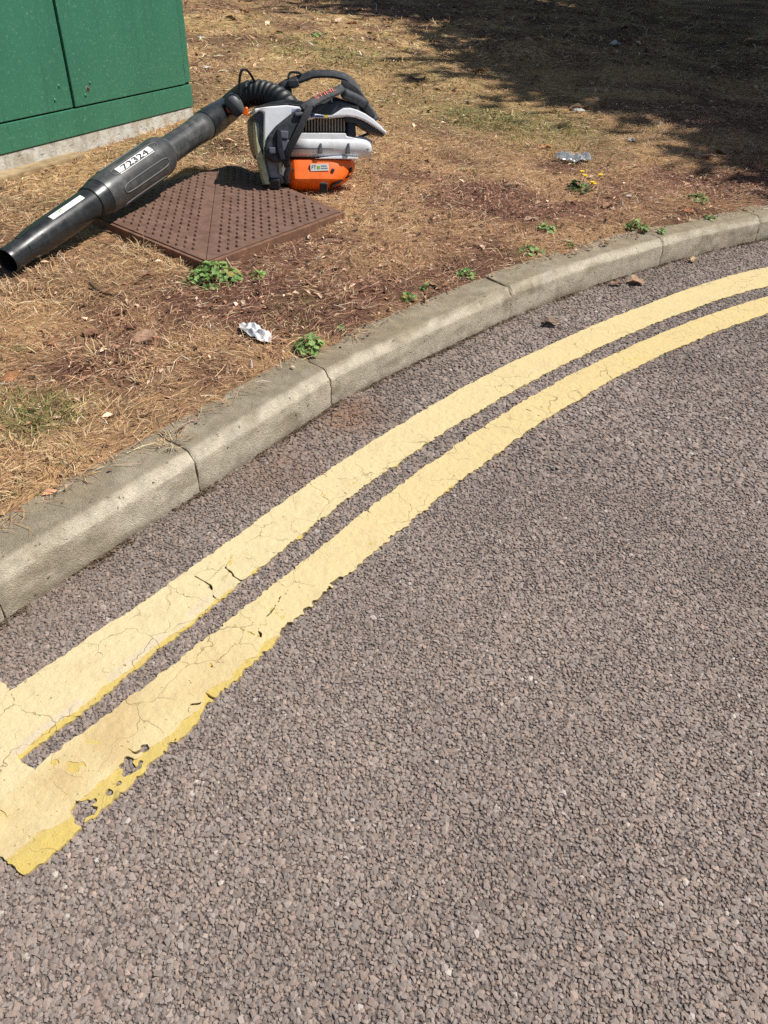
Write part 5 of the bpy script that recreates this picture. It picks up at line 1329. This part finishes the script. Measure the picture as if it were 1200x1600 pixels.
# bark chips and twigs
def chip(x, y, s, rot, col, label):
    bm = bmesh.new(); bmesh.ops.create_icosphere(bm, subdivisions=2, radius=1)
    r = random.Random(int(x * 1e4))
    for v in bm.verts: v.co = Vector((v.co.x * s, v.co.y * s * .6, v.co.z * s * .28)) * r.uniform(.78, 1.15)
    me = bm_mesh('chip', bm, False)
    o = link('bark_chip', me, mat_plain('bark', lin(*col), .9, tuple(c * .55 for c in lin(*col)), 60, bumps=.5, bscale=90))
    o.location = (x, y, gz(x, y) + s * .18); o.rotation_euler = (.1, -.08, rot)
    tag(o, label, 'bark chip', 'reddish bark chips in the verge')
for a in [(-0.8636, 1.9429, 0.028, 0.3, (150, 110, 84), 'red-brown bark chip lying behind a pale straw tuft'), (-0.9441, 1.871, 0.02, 1.0, (150, 102, 72), 'small dark orange bark chip in bare brown soil'), (-0.7104, 1.933, 0.042, 0.7, (176, 140, 114), 'largest pale brown bark chip on the bare soil'), (-0.9718, 1.6571, 0.03, 1.4, (172, 120, 78), 'orange bark chip beside the green grass patch'), (-0.7667, 1.9984, 0.022, 0.1, (132, 92, 72), 'dull red bark chip near the largest pale chip')]: chip(*a)
def twig(pts, r_, label):
    P = catmull([(x, y, gz(x, y) + z) for x, y, z in pts], 6)
    n = len(P)
    o = link('twig', sweep(P - P[0], ring(7), scale=[r_ * (1 - .6 * i / n) for i in range(n)], up=(.2, .1, 1)), m_twig)
    o.location = P[0]
    tag(o, label, 'twig', 'twigs in the verge')
for pts, r_, label in [([(-0.978, 2.2691, 0.012), (-0.934, 2.2178, 0.012), (-0.8917, 2.1932, 0.012), (-0.8426, 2.1899, 0.012)], 0.006, 'dark bent twig on dry grass below the tube nozzle'), ([(-0.7372, 1.8142, 0.012), (-0.7075, 1.8026, 0.012), (-0.6854, 1.7865, 0.012)], 0.003, 'short thin twig lying by the pale straw tuft'), ([(0.0137, 6.5007, 0.012), (0.0727, 6.3764, 0.012), (0.1322, 6.5397, 0.012)], 0.012, 'dark stubby twig in the golden grass')]: twig(pts, r_, label)

# ------------------------------------------------------------------ trees that shade the far verge (they stand beside the view)
m_crown = mat_attr('tree_leaf', .6, 40, .15, 0, 1, .3, .06)
def tree(x, y, crown, cr, ch, n_clump, seed, label, trunk_r):
    r = np.random.default_rng(seed)
    z = gz(x, y)
    root = tag(empty('broadleaf_tree', (x, y, z)), label, 'tree', 'trees beside the verge')
    top = np.array(crown) - (x, y, z)
    TV = []
    def limb(name, pts, r0, r1, parent):
        P = catmull(pts, 6); n = len(P)
        w = [r0 + (r1 - r0) * i / (n - 1) for i in range(n)]
        return local(name, sweep(P, ring(10), scale=w, up=(.3, .2, .9)), m_twig, parent)
    tr = limb('trunk', [(0, 0, -.15), (0.05, .02, 1.0), (top[0] * .35, top[1] * .35, 2.2), (top[0] * .8, top[1] * .8, top[2] + ch * .3)], trunk_r, trunk_r * .35, root)
    tips = []
    for k in range(n_clump):
        a = r.uniform(0, 2 * math.pi); cz = r.uniform(-1, 1); q = math.sqrt(1 - cz * cz) * r.uniform(.45, 1) ** .5
        tips.append(top + np.array([cr * q * math.cos(a), cr * q * math.sin(a), ch * cz * .9]))
    for t in tips[:14]:
        s0 = np.array([top[0] * .4, top[1] * .4, 2.0 + r.uniform(0, 1.5)])
        local('limb', sweep(catmull([s0, (s0 + t) / 2 + (0, 0, .3), t], 5), ring(7), scale=np.linspace(trunk_r * .35, .02, 11), up=(.3, .2, .9)), m_twig, tr)
    P = np.concatenate([t + r.normal(0, 1, (170, 3)) * np.array([.42, .42, .30]) for t in tips])
    n = len(P); s = r.uniform(.10, .21, n)
    d1_ = r.normal(0, 1, (n, 3)); d1_ /= np.linalg.norm(d1_, axis=1)[:, None]
    d2_ = np.cross(d1_, r.normal(0, 1, (n, 3))); d2_ /= np.linalg.norm(d2_, axis=1)[:, None]
    V = np.stack([P - d1_ * s[:, None], P + d2_ * s[:, None] * .55, P + d1_ * s[:, None], P - d2_ * s[:, None] * .55], 1).reshape(-1, 3)
    F = np.arange(4 * n).reshape(-1, 4)
    pal = np.array([lin(78, 104, 44), lin(62, 88, 38), lin(98, 120, 56), lin(54, 76, 34)])
    local('crown', np_mesh('crown', V, F, np.repeat(pal[r.integers(0, 4, n)], 4, 0)), m_crown, root)
for a in [(7.2, 8.4, (7.6, 9.2, 5.2), 3.5, 2.2, 175, 71, 'broad leafy tree standing on the verge beside the road bend', 0.22), (6.9, 14.6, (5.6, 15.1, 5.4), 4.5, 2.4, 215, 72, 'taller leafy tree farther along the verge casting deep shade', 0.26), (8.2, 6.6, (6.25, 5.35, 4.9), 1.05, 0.7, 9, 73, 'slim leafy tree leaning over the kerb', 0.12), (13.5, 12.5, (12.5, 12.5, 5.4), 4.2, 2.4, 110, 74, 'spreading leafy tree set back from the road', 0.25)]: tree(*a)
